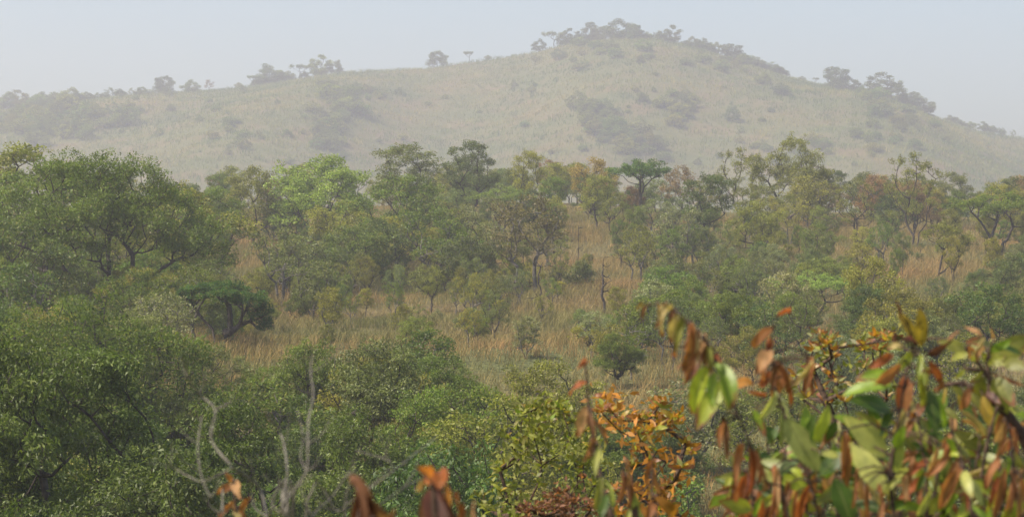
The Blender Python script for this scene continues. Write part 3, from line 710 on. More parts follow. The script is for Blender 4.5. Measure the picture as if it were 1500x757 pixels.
def cluster(n, cx_, cy_, sx, sy, hr, group, label, kinds, slant=0):
    for _ in range(n):
        px = g.gauss(cx_, sx); row = cy_ + (px - cx_) * slant + g.gauss(0, sy)
        if not -20 < px < 1520: continue
        kd = g.choice(kinds); sz = g.uniform(*hr); mid_ = (hr[0] + hr[1]) / 2
        hplant(kd, px, row, ('larger ' if sz > mid_ else 'smaller ') + dict(far1='rounded ', far2='upright ', far3='broad ', far_bush='squat ')[kd] + label, sz, group, g.choice(['mid', 'mid', 'grey', 'olive', 'olive']), 'hill_tree', 'tree', g.uniform(.9, 1.4))
FT = ['far1', 'far3', 'far2', 'far_bush']
cluster(34, 895, 192, 32, 16, (14, 28), 'trees in the wooded gully', 'tree in the wooded gully down the middle of the hazy hill', FT, .55)
cluster(14, 985, 165, 24, 12, (10, 22), 'trees of the smaller clump', 'tree in the small clump beside the wooded gully', FT)
cluster(28, 490, 187, 26, 20, (14, 28), 'trees of the left clump', 'tree in the dark clump low on the long grassy shoulder', FT)
cluster(70, 62, 180, 58, 12, (16, 28), 'trees of the wooded hill end', 'tree of the wood covering the low end of the hill', FT)
cluster(10, 545, 140, 22, 8, (8, 16), 'bushes of the shoulder', 'bush in the faint patch below the long shoulder skyline', ['far_bush', 'far1'])
cluster(16, 870, 85, 45, 10, (10, 22), 'trees under the summit', 'tree crowded just under the hill summit', FT)
cluster(14, 1080, 105, 40, 9, (9, 18), 'trees under the right shoulder', 'tree on the falling shoulder just under the skyline', FT, .35)
cluster(16, 1290, 165, 34, 14, (10, 22), 'trees by the skyline knoll', 'tree below the big skyline trees on the steep hill end', FT, .3)
cluster(18, 1240, 215, 60, 14, (10, 20), 'trees at the hill foot', 'tree in the shaded fold at the foot of the hill', FT)
cluster(12, 390, 205, 60, 16, (10, 18), 'trees low on the hill', 'tree scattered low on the long grassy shoulder', FT)
for _ in range(150):
    px, row = g.uniform(150, 1500), g.uniform(95, 245)
    kd = g.choice(['far_bush', 'far_bush', 'far_sparse', 'far1']); sz = g.uniform(5, 13)
    lm = min([(70, 178, 'the wooded low end'), (490, 187, 'the dark clump on the long shoulder'), (545, 140, 'the faint shoulder patch'), (890, 190, 'the wooded gully'), (985, 165, 'the small clump past the gully'), (870, 85, 'the summit trees'), (1080, 105, 'the falling shoulder trees'),
              (1145, 140, 'the lone round bush'), (1290, 165, 'the skyline knoll'), (1240, 215, 'the shaded fold'), (687, 82, 'the lone flat-topped skyline tree'), (390, 205, 'the scattered low shoulder trees')], key=lambda q_: (q_[0] - px) ** 2 + 2 * (q_[1] - row) ** 2)[2]
    hplant(kd, px, row, f"{'tiny' if sz < 8 else 'small'} {dict(far_bush='squat', far_sparse='thin', far1='rounded')[kd]} bush in the hill grass nearest {lm}", sz, 'bushes dotted on the hill grass', g.choice(['mid', 'olive', 'grey']), 'hill_bush', 'shrub')

# ------------------------------------------------------------------ tall dry grass
def grass(name, mat, n, xr, yr, blades, hgt, bw, spread, seed, label, keep=None):
    r = np.random.default_rng(seed)
    y = np.sqrt(r.uniform(yr[0] ** 2, yr[1] ** 2, n)); x = r.uniform(xr[0], xr[1], n) * y
    if keep is not None:
        k = keep(x, y, r); x, y = x[k], y[k]
    n = len(x); z = height(x, y)
    sc_ = 1 + .6 * fbm(x, y, seed, 4, .22); sc_ = np.clip(sc_, .5, 1.8)
    m = n * blades; ix = np.repeat(np.arange(n), blades)
    a = r.uniform(0, 6.283, m); lean = r.uniform(.05, .75, m)
    hh = hgt * sc_[ix] * r.uniform(.55, 1.15, m)
    bx = x[ix] + r.normal(0, spread, m); by = y[ix] + r.normal(0, spread, m)
    base = np.stack([bx, by, height(bx, by) - .05], -1)
    wind = np.array([.06, 0, 0])
    dirv = np.stack([np.cos(a) * lean, np.sin(a) * lean, np.ones(m)], -1) + wind
    side = np.stack([-np.sin(a + r.normal(0, .8, m)), np.cos(a), np.zeros(m)], -1) * (bw * r.uniform(.6, 1.3, m))[:, None]
    mid = base + dirv * (hh * .55)[:, None]
    tip = base + dirv * hh[:, None] + np.stack([np.cos(a), np.sin(a), -.4 * np.ones(m)], -1) * (hh * lean * .6)[:, None]
    V = np.stack([base - side * .5, base + side * .5, mid + side * .45, mid - side * .45, tip], 1).reshape(-1, 3)
    i = np.arange(m)[:, None] * 5
    Q = np.concatenate([i + np.array([[0, 1, 2]]), i + np.array([[0, 2, 3]]), i + np.array([[3, 2, 4]])], 1).reshape(-1, 3)
    rn = np.repeat(np.clip(r.uniform(0, 1, m) * .5 + r.uniform(0, 1, n)[ix] * .5, 0, 1), 3)
    tag(obj(name, mk_mesh(name, V, Q, [mat], False, {'rnd': rn})), label, 'grass', None, 'stuff')
grass('dry_grass', M_GRASS, 46000, (-.26, .26), (70, 345), 8, 1.05, .032, .26, 1, 'tall tan and orange dry grass covering the middle slope')
grass('hill_grass', M_HGRASS, 42000, (-.235, .235), (1150, 1708), 5, 2.3, .23, 1.0, 2, 'pale yellow-green grass covering the hazy hill')

# ------------------------------------------------------------------ foreground leaves
def bigleaf_mat(name, spots=False, dry=False):
    m, t, out = new_mat(name)
    oi = N(t, 'ShaderNodeObjectInfo')
    uv = N(t, 'ShaderNodeUVMap', uv_map='leaf')
    sp = N(t, 'ShaderNodeSeparateXYZ'); t.links.new(uv.outputs[0], sp.inputs[0])
    u = math_(t, 'ABSOLUTE', math_(t, 'SUBTRACT', sp.outputs[0], .5)); v = sp.outputs[1]
    vec = N(t, 'ShaderNodeCombineXYZ')
    t.links.new(math_(t, 'MULTIPLY', sp.outputs[0], .5), vec.inputs[0]); t.links.new(v, vec.inputs[1])
    t.links.new(math_(t, 'MULTIPLY', oi.outputs['Random'], 40), vec.inputs[2])
    def noise(s, d=3):
        n = N(t, 'ShaderNodeTexNoise'); n.inputs['Scale'].default_value = s; n.inputs['Detail'].default_value = d
        t.links.new(vec.outputs[0], n.inputs['Vector']); return n.outputs[0]
    n1, n2 = noise(4), noise(14)
    c = mixc(t, 1.0, oi.outputs['Color'], ramp(t, n1, [(.3, (.7, .72, .7)), (.7, (1.3, 1.25, 1.2))]), 'MULTIPLY')
    # side veins and midrib
    wv = N(t, 'ShaderNodeTexWave'); wv.inputs['Scale'].default_value = 3.2; wv.inputs['Distortion'].default_value = .4; wv.bands_direction = 'Y'
    vv = N(t, 'ShaderNodeCombineXYZ'); t.links.new(math_(t, 'SUBTRACT', v, math_(t, 'MULTIPLY', u, .5)), vv.inputs[1])
    t.links.new(vv.outputs[0], wv.inputs['Vector'])
    vein = math_(t, 'MULTIPLY', math_(t, 'GREATER_THAN', wv.outputs['Fac'], .93), .10)
    rib = math_(t, 'LESS_THAN', u, .03)
    c = mixc(t, math_(t, 'MAXIMUM', vein, math_(t, 'MULTIPLY', rib, .5)), c, mixc(t, .5, c, (.38, .34, .15)))
    # dead brown tissue eating in from tip and edge; the amount sits in the object's alpha
    edge = math_(t, 'ADD', math_(t, 'MULTIPLY', v, .55), math_(t, 'MULTIPLY', u, .55))
    lim = math_(t, 'SUBTRACT', math_(t, 'ADD', edge, math_(t, 'MULTIPLY', n1, .55)), math_(t, 'SUBTRACT', 1.15, oi.outputs['Alpha']))
    dead = math_(t, 'MULTIPLY', lim, 9.0, True)
    c = mixc(t, dead, c, ramp(t, n2, [(.3, (.09, .032, .018)), (.55, (.24, .080, .030)), (.75, (.31, .15, .06))]))
    if spots:
        vo = N(t, 'ShaderNodeTexVoronoi'); vo.inputs['Scale'].default_value = 6
        t.links.new(vec.outputs[0], vo.inputs['Vector'])
        sm = math_(t, 'LESS_THAN', math_(t, 'ADD', vo.outputs['Distance'], math_(t, 'MULTIPLY', n2, .35)), .50)
        c = mixc(t, math_(t, 'MULTIPLY', sm, .9), c, (.045, .018, .010))
    p = N(t, 'ShaderNodeBsdfPrincipled')
    p.inputs['Roughness'].default_value = .6 if dry else .42
    p.inputs['Specular IOR Level'].default_value = .25 if dry else .45
    t.links.new(c, p.inputs['Base Color'])
    bp = N(t, 'ShaderNodeBump'); bp.inputs['Strength'].default_value = .25; bp.inputs['Distance'].default_value = .003
    t.links.new(n2, bp.inputs['Height']); t.links.new(bp.outputs[0], p.inputs['Normal'])
    tr = N(t, 'ShaderNodeBsdfTranslucent'); t.links.new(mixc(t, 1.0, c, (1.5, 1.55, .8), 'MULTIPLY'), tr.inputs[0])
    mx = N(t, 'ShaderNodeMixShader'); mx.inputs[0].default_value = .42
    t.links.new(p.outputs[0], mx.inputs[1]); t.links.new(tr.outputs[0], mx.inputs[2])
    t.links.new(mx.outputs[0], out.inputs[0])
    return m
M_BIG = bigleaf_mat('fresh_leaf'); M_DRY = bigleaf_mat('dry_leaf', dry=True); M_SPOT = bigleaf_mat('spotted_leaf', spots=True)

def leaf_mesh(name, seed, mat, w=.42, fold=.18, bend=.25, roll=0., wave=.02, nu=5, nv=8, twist=0., acute=.9):
    """unit leaf along +Y, face +Z; roll > 0 curls the blade into a tube"""
    g_ = np.random.default_rng(seed); V, UV = [], []
    ph = g_.uniform(0, 6.28, 4)
    y_, z_, ang = 0., 0., .3 * bend
    spine = []
    for j in range(nv):
        spine.append((y_, z_, ang)); y_ += math.cos(ang) / (nv - 1); z_ += math.sin(ang) / (nv - 1)
        ang -= bend * 2.2 / nv
    for j in range(nv):
        v = j / (nv - 1)
        hw = w / 2 * max(.02, math.sin(math.pi * min(1, .03 + v * .97) ** acute)) ** .75
        yy, zz, an = spine[j]
        tw = twist * v
        for i in range(nu):
            u = i / (nu - 1) * 2 - 1
            if roll > 0:
                th = u * roll * (.75 + .25 * math.sin(3 * v + ph[0])); rr = hw / roll * 1.0
                x = rr * math.sin(th); h = rr * (1 - math.cos(th))
            else:
                x = u * hw * math.cos(fold); h = abs(u) * hw * math.sin(fold)
            h += wave * math.sin(9 * v + ph[1] + u * 2) * abs(u) + wave * .5 * math.sin(5 * v + ph[2] + 3 * u)
            x, h = x * math.cos(tw) - h * math.sin(tw), x * math.sin(tw) + h * math.cos(tw)
            V.append((x, yy - h * math.sin(an), zz + h * math.cos(an))); UV.append((i / (nu - 1), v))
    Q = [(j * nu + i, j * nu + i + 1, (j + 1) * nu + i + 1, (j + 1) * nu + i) for j in range(nv - 1) for i in range(nu - 1)]
    V = np.array(V); L = np.linalg.norm(V[(nv - 1) * nu + nu // 2]); V = V / L
    a = math.atan2(V[(nv - 1) * nu + nu // 2][2], V[(nv - 1) * nu + nu // 2][1]); ca, sa = math.cos(-a), math.sin(-a)
    V = np.stack([V[:, 0], V[:, 1] * ca - V[:, 2] * sa, V[:, 1] * sa + V[:, 2] * ca], -1)
    return mk_mesh(name, V, Q, [mat], True, None, None, UV)

LM = {}
LM['fresh'] = [leaf_mesh('fresh_leaf', i, M_BIG, .42, .16 + .08 * i, .25 + .15 * i, wave=.018) for i in range(3)]
LM['wide'] = [leaf_mesh('wide_leaf', 10 + i, M_BIG, .56, .12, .2 + .1 * i, wave=.02) for i in range(2)]
LM['fold'] = [leaf_mesh('folded_leaf', 20 + i, M_BIG, .46, .75, .5 + .3 * i, wave=.02) for i in range(2)]
LM['curl'] = [leaf_mesh('curled_leaf', 30 + i, M_DRY, .62, 0, .5 + .35 * i, roll=1.9 + .4 * i, wave=.05, twist=.5 - .4 * i, nu=6) for i in range(4)]
LM['dry'] = [leaf_mesh('dry_leaf', 40 + i, M_DRY, .46, .5, .8, wave=.06, twist=.8 - .6 * i) for i in range(3)]
LM['spot'] = [leaf_mesh('spotted_leaf', 50, M_SPOT, .42, .2, .2, wave=.02)]
LM['small'] = [leaf_mesh('small_leaf', 60 + i, M_BIG, .38, .25, .5 * i, wave=.03, nu=3, nv=6) for i in range(3)]
LM['smalldry'] = [leaf_mesh('small_dry_leaf', 70 + i, M_DRY, .44, .6, .8 * i, wave=.06, nu=3, nv=6, twist=.5 * i) for i in range(3)]

FC = dict(green=(.15, .225, .018), deep=(.038, .072, .008), lime=(.25, .29, .030), pale=(.31, .32, .085), greyg=(.20, .225, .065), olive=(.14, .145, .026), yellow=(.36, .25, .030), yg=(.21, .22, .030),
          rust=(.28, .115, .046), red=(.28, .080, .030), brown=(.18, .080, .042), tan=(.36, .20, .095), dark=(.085, .030, .022), orange=(.36, .155, .022), straw=(.40, .31, .13), pink=(.40, .22, .19), purple=(.10, .035, .045))
for k_ in ('green', 'deep', 'lime', 'pale', 'greyg', 'olive', 'yg'): FC[k_] = tuple(1.2 * v for v in FC[k_])
frng = random.Random(5)

def place_leaf(e, P0, P1, kind, color, brown=.0, roll=None, ws=1.0, name='leaf'):
    P0 = Vector(P0); P1 = Vector(P1); Y = P1 - P0; L = Y.length; Y = Y / L
    n = Vector((0, -1, .35)); n = (n - Y * n.dot(Y)).normalized()
    X = Y.cross(n)
    Mx = Matrix((X, Y, n)).transposed()
    rl = frng.uniform(-.7, .7) if roll is None else roll
    Mx = Mx @ Matrix.Rotation(rl, 3, 'Y')
    o = bpy.data.objects.new(name, frng.choice(LM[kind])); COL.objects.link(o)
    c = FC[color] if isinstance(color, str) else color
    f = frng.uniform(.85, 1.15)
    o.color = (c[0] * f, c[1] * f, c[2] * f, brown)
    o.parent = e
    o.matrix_local = Matrix.Translation(P0 - e.location) @ Mx.to_4x4() @ Matrix.Diagonal((L * ws * .88, L, L * ws * .88, 1))
    return o

def twig(e, pts, r0, r1, mat=None, name='twig', sub=5):
    """one smooth tapered stem through world points"""
    p = [np.array(q, float) for q in pts]; p = [2 * p[0] - p[1]] + p + [2 * p[-1] - p[-2]]
    C = []
    for i in range(1, len(p) - 2):
        for k in range(sub):
            t_ = k / sub; a, b, c, d = p[i - 1], p[i], p[i + 1], p[i + 2]
            C.append(.5 * (2 * b + (c - a) * t_ + (2 * a - 5 * b + 4 * c - d) * t_ ** 2 + (3 * b - a - 3 * c + d) * t_ ** 3))
    C.append(p[-2]); C = np.array(C); n = len(C)
    g_ = np.random.default_rng(int(abs(C[0][0] * 1000)) + n)
    rad = np.linspace(r0, r1, n) * (1 + .18 * g_.normal(size=n).clip(-1, 1))
    T = norm(np.gradient(C, axis=0)); ref = np.array([0, 1., 0]); U = norm(np.cross(T, ref)); W_ = np.cross(T, U)
    a = np.arange(6) * math.pi / 3
    V = (C[:, None] + (U[:, None] * np.cos(a)[None, :, None] + W_[:, None] * np.sin(a)[None, :, None]) * rad[:, None, None]).reshape(-1, 3)
    Q = [(j * 6 + i, j * 6 + (i + 1) % 6, (j + 1) * 6 + (i + 1) % 6, (j + 1) * 6 + i) for j in range(n - 1) for i in range(6)]
    return obj(name, mk_mesh(name, V - np.array(e.location), Q, [mat or M_TWIG], True), e)

def root(name, px, d, label, cat, group=None):
    x = (px - CX) / F * d
    e = bpy.data.objects.new(name, None); COL.objects.link(e); e.location = (x, d, gz(x, d)); e.empty_display_size = .2
    return tag(e, label, cat, group)

def foot(px, d):
    x = (px - CX) / F * d; return np.array([x, d, gz(x, d) - .05])

def sprig(e, stem, leaves, d, r0=.006, r1=.0018, foot_px=None, name='stem'):
    """stem: picture points; leaves: (bx, by, tx, ty, kind, colour, brown, width scale, roll)"""
    pts = [at(a, b, d + (c[0] if c else 0)) for a, b, *c in stem]
    if foot_px is not None:
        f_ = foot(foot_px, d); pts = [f_, f_ * .5 + pts[0] * .5 + np.array([.03, .02, 0])] + pts
    twig(e, pts, r0, r1, name=name)
    S_ = np.array([at(a, b, d + (c[0] if c else 0)) for a, b, *c in stem])
    for lf in leaves:
        bx, by, tx, ty, kind, col = lf[:6]; br = lf[6] if len(lf) > 6 else .1; ws = lf[7] if len(lf) > 7 else 1.; rl = lf[8] if len(lf) > 8 else None
        dd = d + frng.uniform(-.10, .10)
        P0 = at(bx, by, dd); P1 = at(tx, ty, dd + frng.uniform(-.05, .05))
        place_leaf(e, P0, P1, kind, col, br, rl, ws)
        # leaf stalk back to the nearest point of the stem
        best = None
        for i in range(len(S_) - 1):
            ab = S_[i + 1] - S_[i]; t_ = float(np.clip(np.dot(P0 - S_[i], ab) / max(1e-9, np.dot(ab, ab)), 0, 1)); q_ = S_[i] + ab * t_
            dst = np.linalg.norm(q_ - P0)
            if best is None or dst < best[0]: best = (dst, q_)
        if best[0] > .004:
            twig(e, [best[1], (best[1] + P0) / 2 + np.array([0, 0, .12 * best[0]]), P0], .0022, .0014, name='leaf_stalk', sub=2)

# --- the big leafy shrub
S1 = root('leafy_shrub', 1240, 4.6, 'leafy shrub of large green leaves and hanging curled rust-brown leaves', 'shrub')
sprig(S1, [(1160, 800), (1120, 700), (1078, 600), (1055, 545), (1036, 505), (1012, 478), (988, 455), (962, 446), (940, 449)], [
  (950, 447, 933, 453, 'curl', 'olive', .5), (962, 446, 960, 480, 'curl', 'red', .3, .75), (968, 446, 965, 476, 'curl', 'straw', .25, .75), (984, 452, 973, 490, 'curl', 'straw', .3, .75), (987, 455, 980, 486, 'curl', 'brown', .2, .75),
  (975, 447, 969, 482, 'curl', 'rust', .2, .8), (992, 460, 985, 498, 'dry', 'straw', .3, .8), (1010, 476, 997, 532, 'curl', 'rust', .2, .8), (1014, 480, 1008, 528, 'dry', 'straw', .3, .8), (1032, 494, 1034, 536, 'curl', 'brown', .3, .8), (946, 448, 940, 470, 'curl', 'brown', .3, .8),
  (998, 468, 981, 500, 'curl', 'red', .3, .75), (1001, 470, 990, 520, 'curl', 'olive', .35, .75), (1004, 472, 1000, 512, 'curl', 'brown', .2, .75), (1020, 488, 1002, 563, 'fold', 'straw', .5, .8), (1026, 486, 1012, 545, 'curl', 'brown', .3, .7), (1030, 492, 1020, 522, 'curl', 'tan', .2, .9),
  (1040, 508, 1042, 548, 'curl', 'olive', .4, .8), (1046, 512, 1030, 532, 'curl', 'brown', .2, .7), (1037, 538, 1018, 607, 'fold', 'lime', .35, 1.0, .3), (1046, 536, 1066, 604, 'fold', 'green', .3, 1.1, -.4), (1062, 556, 1020, 630, 'fresh', 'lime', .33, .9, .2), (1050, 545, 1046, 600, 'fold', 'green', .2, .8),
  (1053, 520, 1058, 534, 'curl', 'red', .3), (1058, 612, 1064, 672, 'curl', 'brown', .3, .6), (1062, 620, 1056, 660, 'curl', 'rust', .3, .7), (1088, 655, 1082, 728, 'curl', 'rust', .4, .6), (1096, 655, 1094, 724, 'curl', 'red', .2, .5), (1104, 662, 1108, 712, 'curl', 'rust', .3, .6), (1112, 680, 1116, 724, 'curl', 'tan', .3, .6),
 ], 4.25, .0026, .0012, 1200)
sprig(S1, [(1212, 810), (1200, 757), (1182, 692), (1158, 632), (1140, 580), (1130, 525), (1131, 490), (1140, 463)], [
  (1138, 464, 1157, 459, 'curl', 'red', .2), (1131, 480, 1108, 508, 'dry', 'rust', .3, .8), (1128, 506, 1124, 528, 'curl', 'red', .3), (1126, 514, 1110, 548, 'dry', 'tan', .3, 1.3), (1128, 516, 1122, 552, 'curl', 'rust', .3, 1.0),
  (1131, 526, 1157, 560, 'curl', 'tan', .2, .9), (1136, 532, 1150, 578, 'curl', 'rust', .3, .8), (1138, 538, 1135, 578, 'curl', 'brown', .3, .8), (1142, 540, 1144, 574, 'dry', 'rust', .3, .9), (1150, 552, 1157, 596, 'curl', 'red', .3, .6), (1126, 543, 1113, 565, 'dry', 'red', .1, 1.2),
  (1102, 562, 1070, 575, 'dry', 'orange', .3, .9), (1122, 578, 1096, 573, 'curl', 'red', .1, .9), (1190, 522, 1178, 580, 'curl', 'rust', .4, .6), (1187, 530, 1163, 556, 'curl', 'straw', .4, .6), (1182, 518, 1193, 578, 'curl', 'dark', .2, .6), (1186, 526, 1184, 560, 'curl', 'red', .2, .8),
  (1135, 574, 1111, 614, 'fold', 'pale', .15, .8), (1100, 608, 1132, 652, 'fresh', 'deep', .2, .8), (1104, 600, 1120, 640, 'fresh', 'green', .45, .8), (1141, 582, 1142, 654, 'fold', 'greyg', .15, .7), (1148, 600, 1152, 648, 'fold', 'lime', .1, .7),
  (1178, 652, 1180, 594, 'fresh', 'green', .1, .9, .2), (1190, 648, 1214, 592, 'fresh', 'lime', .2, .9, .5), (1184, 652, 1196, 604, 'fresh', 'deep', .1, .9), (1152, 614, 1202, 692, 'wide', 'greyg', .1, .8, .3), (1140, 694, 1172, 672, 'wide', 'deep', .05, 1.1), (1204, 664, 1230, 668, 'wide', 'pale', .1, 1.0),
  (1202, 694, 1242, 664, 'wide', 'deep', .05, 1.1), (1210, 700, 1222, 650, 'fresh', 'green', .05), (1130, 686, 1126, 760, 'curl', 'rust', .4, .5), (1138, 690, 1140, 752, 'curl', 'tan', .3, .5), (1192, 694, 1172, 738, 'dry', 'rust', .3, .9), (1186, 712, 1174, 765, 'curl', 'red', .3, .7), (1156, 708, 1150, 764, 'curl', 'brown', .3, .6), (1168, 720, 1162, 770, 'curl', 'rust', .3, .6),
 ], 4.6, .0034, .0012, 1220)
sprig(S1, [(1322, 820), (1310, 757), (1305, 690), (1312, 640), (1322, 580), (1332, 530), (1340, 506)], [
  (1306, 565, 1233, 580, 'fresh', 'green', .12, .9, .6), (1312, 548, 1252, 556, 'fresh', 'green', .35, .9, .3), (1334, 516, 1308, 545, 'fresh', 'lime', .1, .9), (1304, 518, 1272, 538, 'dry', 'red', .2, .9), (1318, 534, 1282, 562, 'dry', 'rust', .3, 1.0), (1306, 602, 1244, 586, 'wide', 'deep', .1, .9, .5),
  (1328, 548, 1317, 602, 'fresh', 'red', .1, .9, .3), (1336, 560, 1326, 604, 'fresh', 'rust', .2, .8), (1349, 506, 1348, 450, 'spot', 'yellow', .15, .95, .15), (1345, 500, 1316, 456, 'spot', 'yellow', .25, .85, -.2), (1320, 464, 1311, 438, 'curl', 'dark', .2, .6),
  (1310, 508, 1309, 480, 'curl', 'purple', .1, .7), (1322, 506, 1301, 509, 'dry', 'straw', .1, 1.0), (1337, 504, 1316, 500, 'curl', 'purple', .1, .7), (1358, 519, 1394, 496, 'dry', 'dark', .2, .7), (1390, 498, 1407, 486, 'curl', 'pink', .05, .7),
  (1347, 520, 1343, 556, 'fold', 'lime', .2, .6), (1352, 530, 1355, 568, 'fold', 'pale', .25, .6), (1344, 540, 1346, 584, 'fold', 'lime', .3, .6), (1356, 545, 1368, 570, 'curl', 'rust', .2, .9), (1360, 528, 1372, 556, 'curl', 'red', .2, .9), (1350, 560, 1350, 596, 'fold', 'yg', .3, .7),
  (1362, 572, 1372, 636, 'fresh', 'deep', .05, .9, .2), (1368, 576, 1384, 630, 'fresh', 'green', .05, .7, -.5), (1297, 668, 1236, 610, 'wide', 'pale', .06, .9, .2), (1298, 720, 1247, 650, 'wide', 'pale', .08, .8, -.2), (1312, 692, 1320, 640, 'fresh', 'lime', .1, .9), (1310, 655, 1326, 622, 'fresh', 'green', .1),
  (1297, 722, 1322, 698, 'fold', 'pale', .1, .7), (1344, 754, 1364, 716, 'fold', 'pale', .1, .7), (1246, 765, 1222, 700, 'wide', 'deep', .05, 1.1, .3), (1292, 748, 1252, 734, 'wide', 'deep', .1, 1.0), (1300, 745, 1330, 730, 'fresh', 'deep', .1), (1320, 640, 1340, 660, 'fresh', 'olive', .1), (1306, 600, 1290, 640, 'fresh', 'deep', .1, .8),
  (1238, 630, 1234, 692, 'curl', 'rust', .4, .6), (1246, 656, 1240, 722, 'curl', 'rust', .3, .5), (1262, 700, 1266, 762, 'curl', 'tan', .3, .5), (1284, 716, 1280, 772, 'curl', 'rust', .3, .5), (1254, 690, 1250, 740, 'curl', 'rust', .3, .5), (1272, 708, 1274, 758, 'curl', 'brown', .3, .5), (1330, 694, 1326, 738, 'curl', 'tan', .2, .7),
  (1382, 652, 1354, 694, 'curl', 'rust', .2, .8), (1374, 655, 1360, 690, 'curl', 'tan', .2, .7), (1340, 660, 1336, 706, 'curl', 'rust', .3, .6),
 ], 4.45, .006, .0018, 1290)
sprig(S1, [(1440, 830), (1425, 757), (1415, 700), (1405, 660), (1392, 630)], [
  (1408, 686, 1377, 744, 'curl', 'rust', .2, .8), (1404, 672, 1390, 720, 'curl', 'brown', .2, .7), (1418, 700, 1440, 742, 'fresh', 'greyg', .1, .9), (1412, 690, 1424, 730, 'fresh', 'pale', .2, .8), (1398, 650, 1420, 676, 'fresh', 'olive', .2), (1425, 730, 1400, 762, 'fresh', 'lime', .1), (1424, 740, 1446, 770, 'fresh', 'green', .15), (1402, 660, 1384, 640, 'fresh', 'green', .2),
  (1410, 700, 1416, 750, 'curl', 'red', .2, .5), (1392, 634, 1382, 668, 'curl', 'rust', .2, .7)], 4.3, .006, .002, 1400)
sprig(S1, [(1500, 830), (1494, 757), (1486, 700), (1482, 650), (1474, 612)], [
  (1474, 622, 1462, 668, 'curl', 'rust', .2, .6), (1478, 620, 1474, 664, 'curl', 'red', .2, .5), (1470, 618, 1456, 648, 'dry', 'tan', .2, .7), (1484, 630, 1490, 668, 'curl', 'rust', .2, .6), (1472, 686, 1454, 760, 'curl', 'rust', .2, .5), (1486, 688, 1470, 762, 'curl', 'rust', .2, .45), (1494, 690, 1490, 762, 'curl', 'tan', .2, .5), (1462, 700, 1448, 744, 'curl', 'red', .2, .6),
  (1480, 690, 1478, 750, 'curl', 'brown', .2, .5), (1502, 734, 1466, 758, 'fresh', 'lime', .05, 1.0), (1478, 668, 1470, 700, 'fresh', 'green', .1), (1488, 660, 1500, 690, 'fresh', 'olive', .3), (1496, 700, 1508, 750, 'curl', 'rust', .2, .5)], 4.5, .006, .002, 1470)
# hanging dry leaves and green leaves between the main stems
for (sx, top, n_, dd) in ((1100, 690, 7, 4.9), (1150, 660, 9, 4.95), (1222, 640, 10, 4.85), (1262, 610, 10, 5.0), (1345, 610, 12, 4.9), (1372, 640, 11, 5.0), (1436, 640, 12, 4.9), (1462, 670, 10, 4.8), (1330, 560, 9, 5.1), (1410, 600, 10, 5.1)):
    stem = [(sx + 25 + frng.uniform(-15, 15), 810), (sx + frng.uniform(-8, 18), 760), (sx + frng.uniform(-8, 12), (760 + top) / 2), (sx, top)]
    lv = []
    for q_ in range(n_):
        f = q_ / n_; by = top + (765 - top) * f + frng.uniform(-6, 6); bx = sx + frng.uniform(-18, 18)
        if frng.random() < .4:
            lv.append((bx, by, bx + frng.gauss(-6, 20), by + frng.uniform(18, 58), frng.choice(['curl', 'curl', 'dry']), frng.choice(['rust', 'brown', 'rust', 'tan', 'red', 'straw', 'dark']), .3, frng.uniform(.45, 1.0)))
        else:
            a_ = frng.uniform(0, 6.28); L_ = frng.uniform(34, 58)
            lv.append((bx, by, bx + math.cos(a_) * L_, by + math.sin(a_) * L_ * .8, frng.choice(['fresh', 'wide', 'fold']), frng.choice(['green', 'lime', 'olive', 'greyg', 'yg', 'deep']), frng.uniform(.05, .4), .8))
    sprig(S1, stem, lv, dd, .005, .002, sx + 20)

S1b = root('leafy_shrub', 1330, 5.6, 'dense shrub of mixed green and brown leaves behind the large pale leaves', 'shrub')  # leaf colours weighted dark: shade of the shrub's interior painted in
for k_ in range(17):
    sx = 1075 + k_ * 26.5 + frng.uniform(-8, 8); top = 690 - 75 * min(1, max(0, (sx - 1080) / 160)) + frng.uniform(-22, 30); dd = frng.uniform(5.2, 6.0)
    stem = [(sx + frng.uniform(-15, 25), 815), (sx + frng.uniform(-10, 10), 765), (sx + frng.uniform(-8, 8), (765 + top) / 2), (sx, top)]
    lv = []
    for q_ in range(15):
        by = top + (770 - top) * q_ / 15 + frng.uniform(-8, 8); bx = sx + frng.uniform(-20, 20)
        if frng.random() < .33:
            lv.append((bx, by, bx + frng.gauss(0, 18), by + frng.uniform(12, 46), frng.choice(['curl', 'dry']), frng.choice(['rust', 'brown', 'brown', 'tan', 'dark', 'olive']), .3, frng.uniform(.5, 1.0)))
        else:
            a_ = frng.uniform(0, 6.28); L_ = frng.uniform(26, 46)
            lv.append((bx, by, bx + math.cos(a_) * L_, by + math.sin(a_) * L_ * .8, frng.choice(['fresh', 'wide', 'fold']), frng.choice(['green', 'deep', 'olive', 'deep', 'deep', 'yg']), frng.uniform(.05, .5), .9))
    sprig(S1b, stem, lv, dd, .005, .002, sx)

# --- slim sprig in front of the orange bush
S2 = root('dry_sprig', 905, 4.4, 'slim sprig of dry red and brown leaves in front of the orange bush', 'shrub')
sprig(S2, [(898, 810), (890, 757), (880, 700), (869, 645), (862, 590), (859, 545), (856, 531)], [
  (858, 531, 845, 541, 'curl', 'red', .2), (861, 560, 835, 579, 'dry', 'red', .2, .9), (861, 594, 848, 637, 'dry', 'tan', .3, .9), (866, 602, 873, 642, 'curl', 'brown', .2, .9), (868, 616, 886, 648, 'dry', 'rust', .2, .8), (866, 636, 854, 674, 'curl', 'rust', .2, .9), (872, 640, 868, 664, 'curl', 'brown', .2, .8),
  (880, 658, 872, 698, 'fold', 'pale', .2, .6), (880, 698, 871, 748, 'fold', 'olive', .2, .7), (886, 705, 895, 745, 'fold', 'lime', .2, .6), (888, 725, 880, 764, 'fresh', 'deep', .1, .8)], 4.4, .006, .0016, 905)
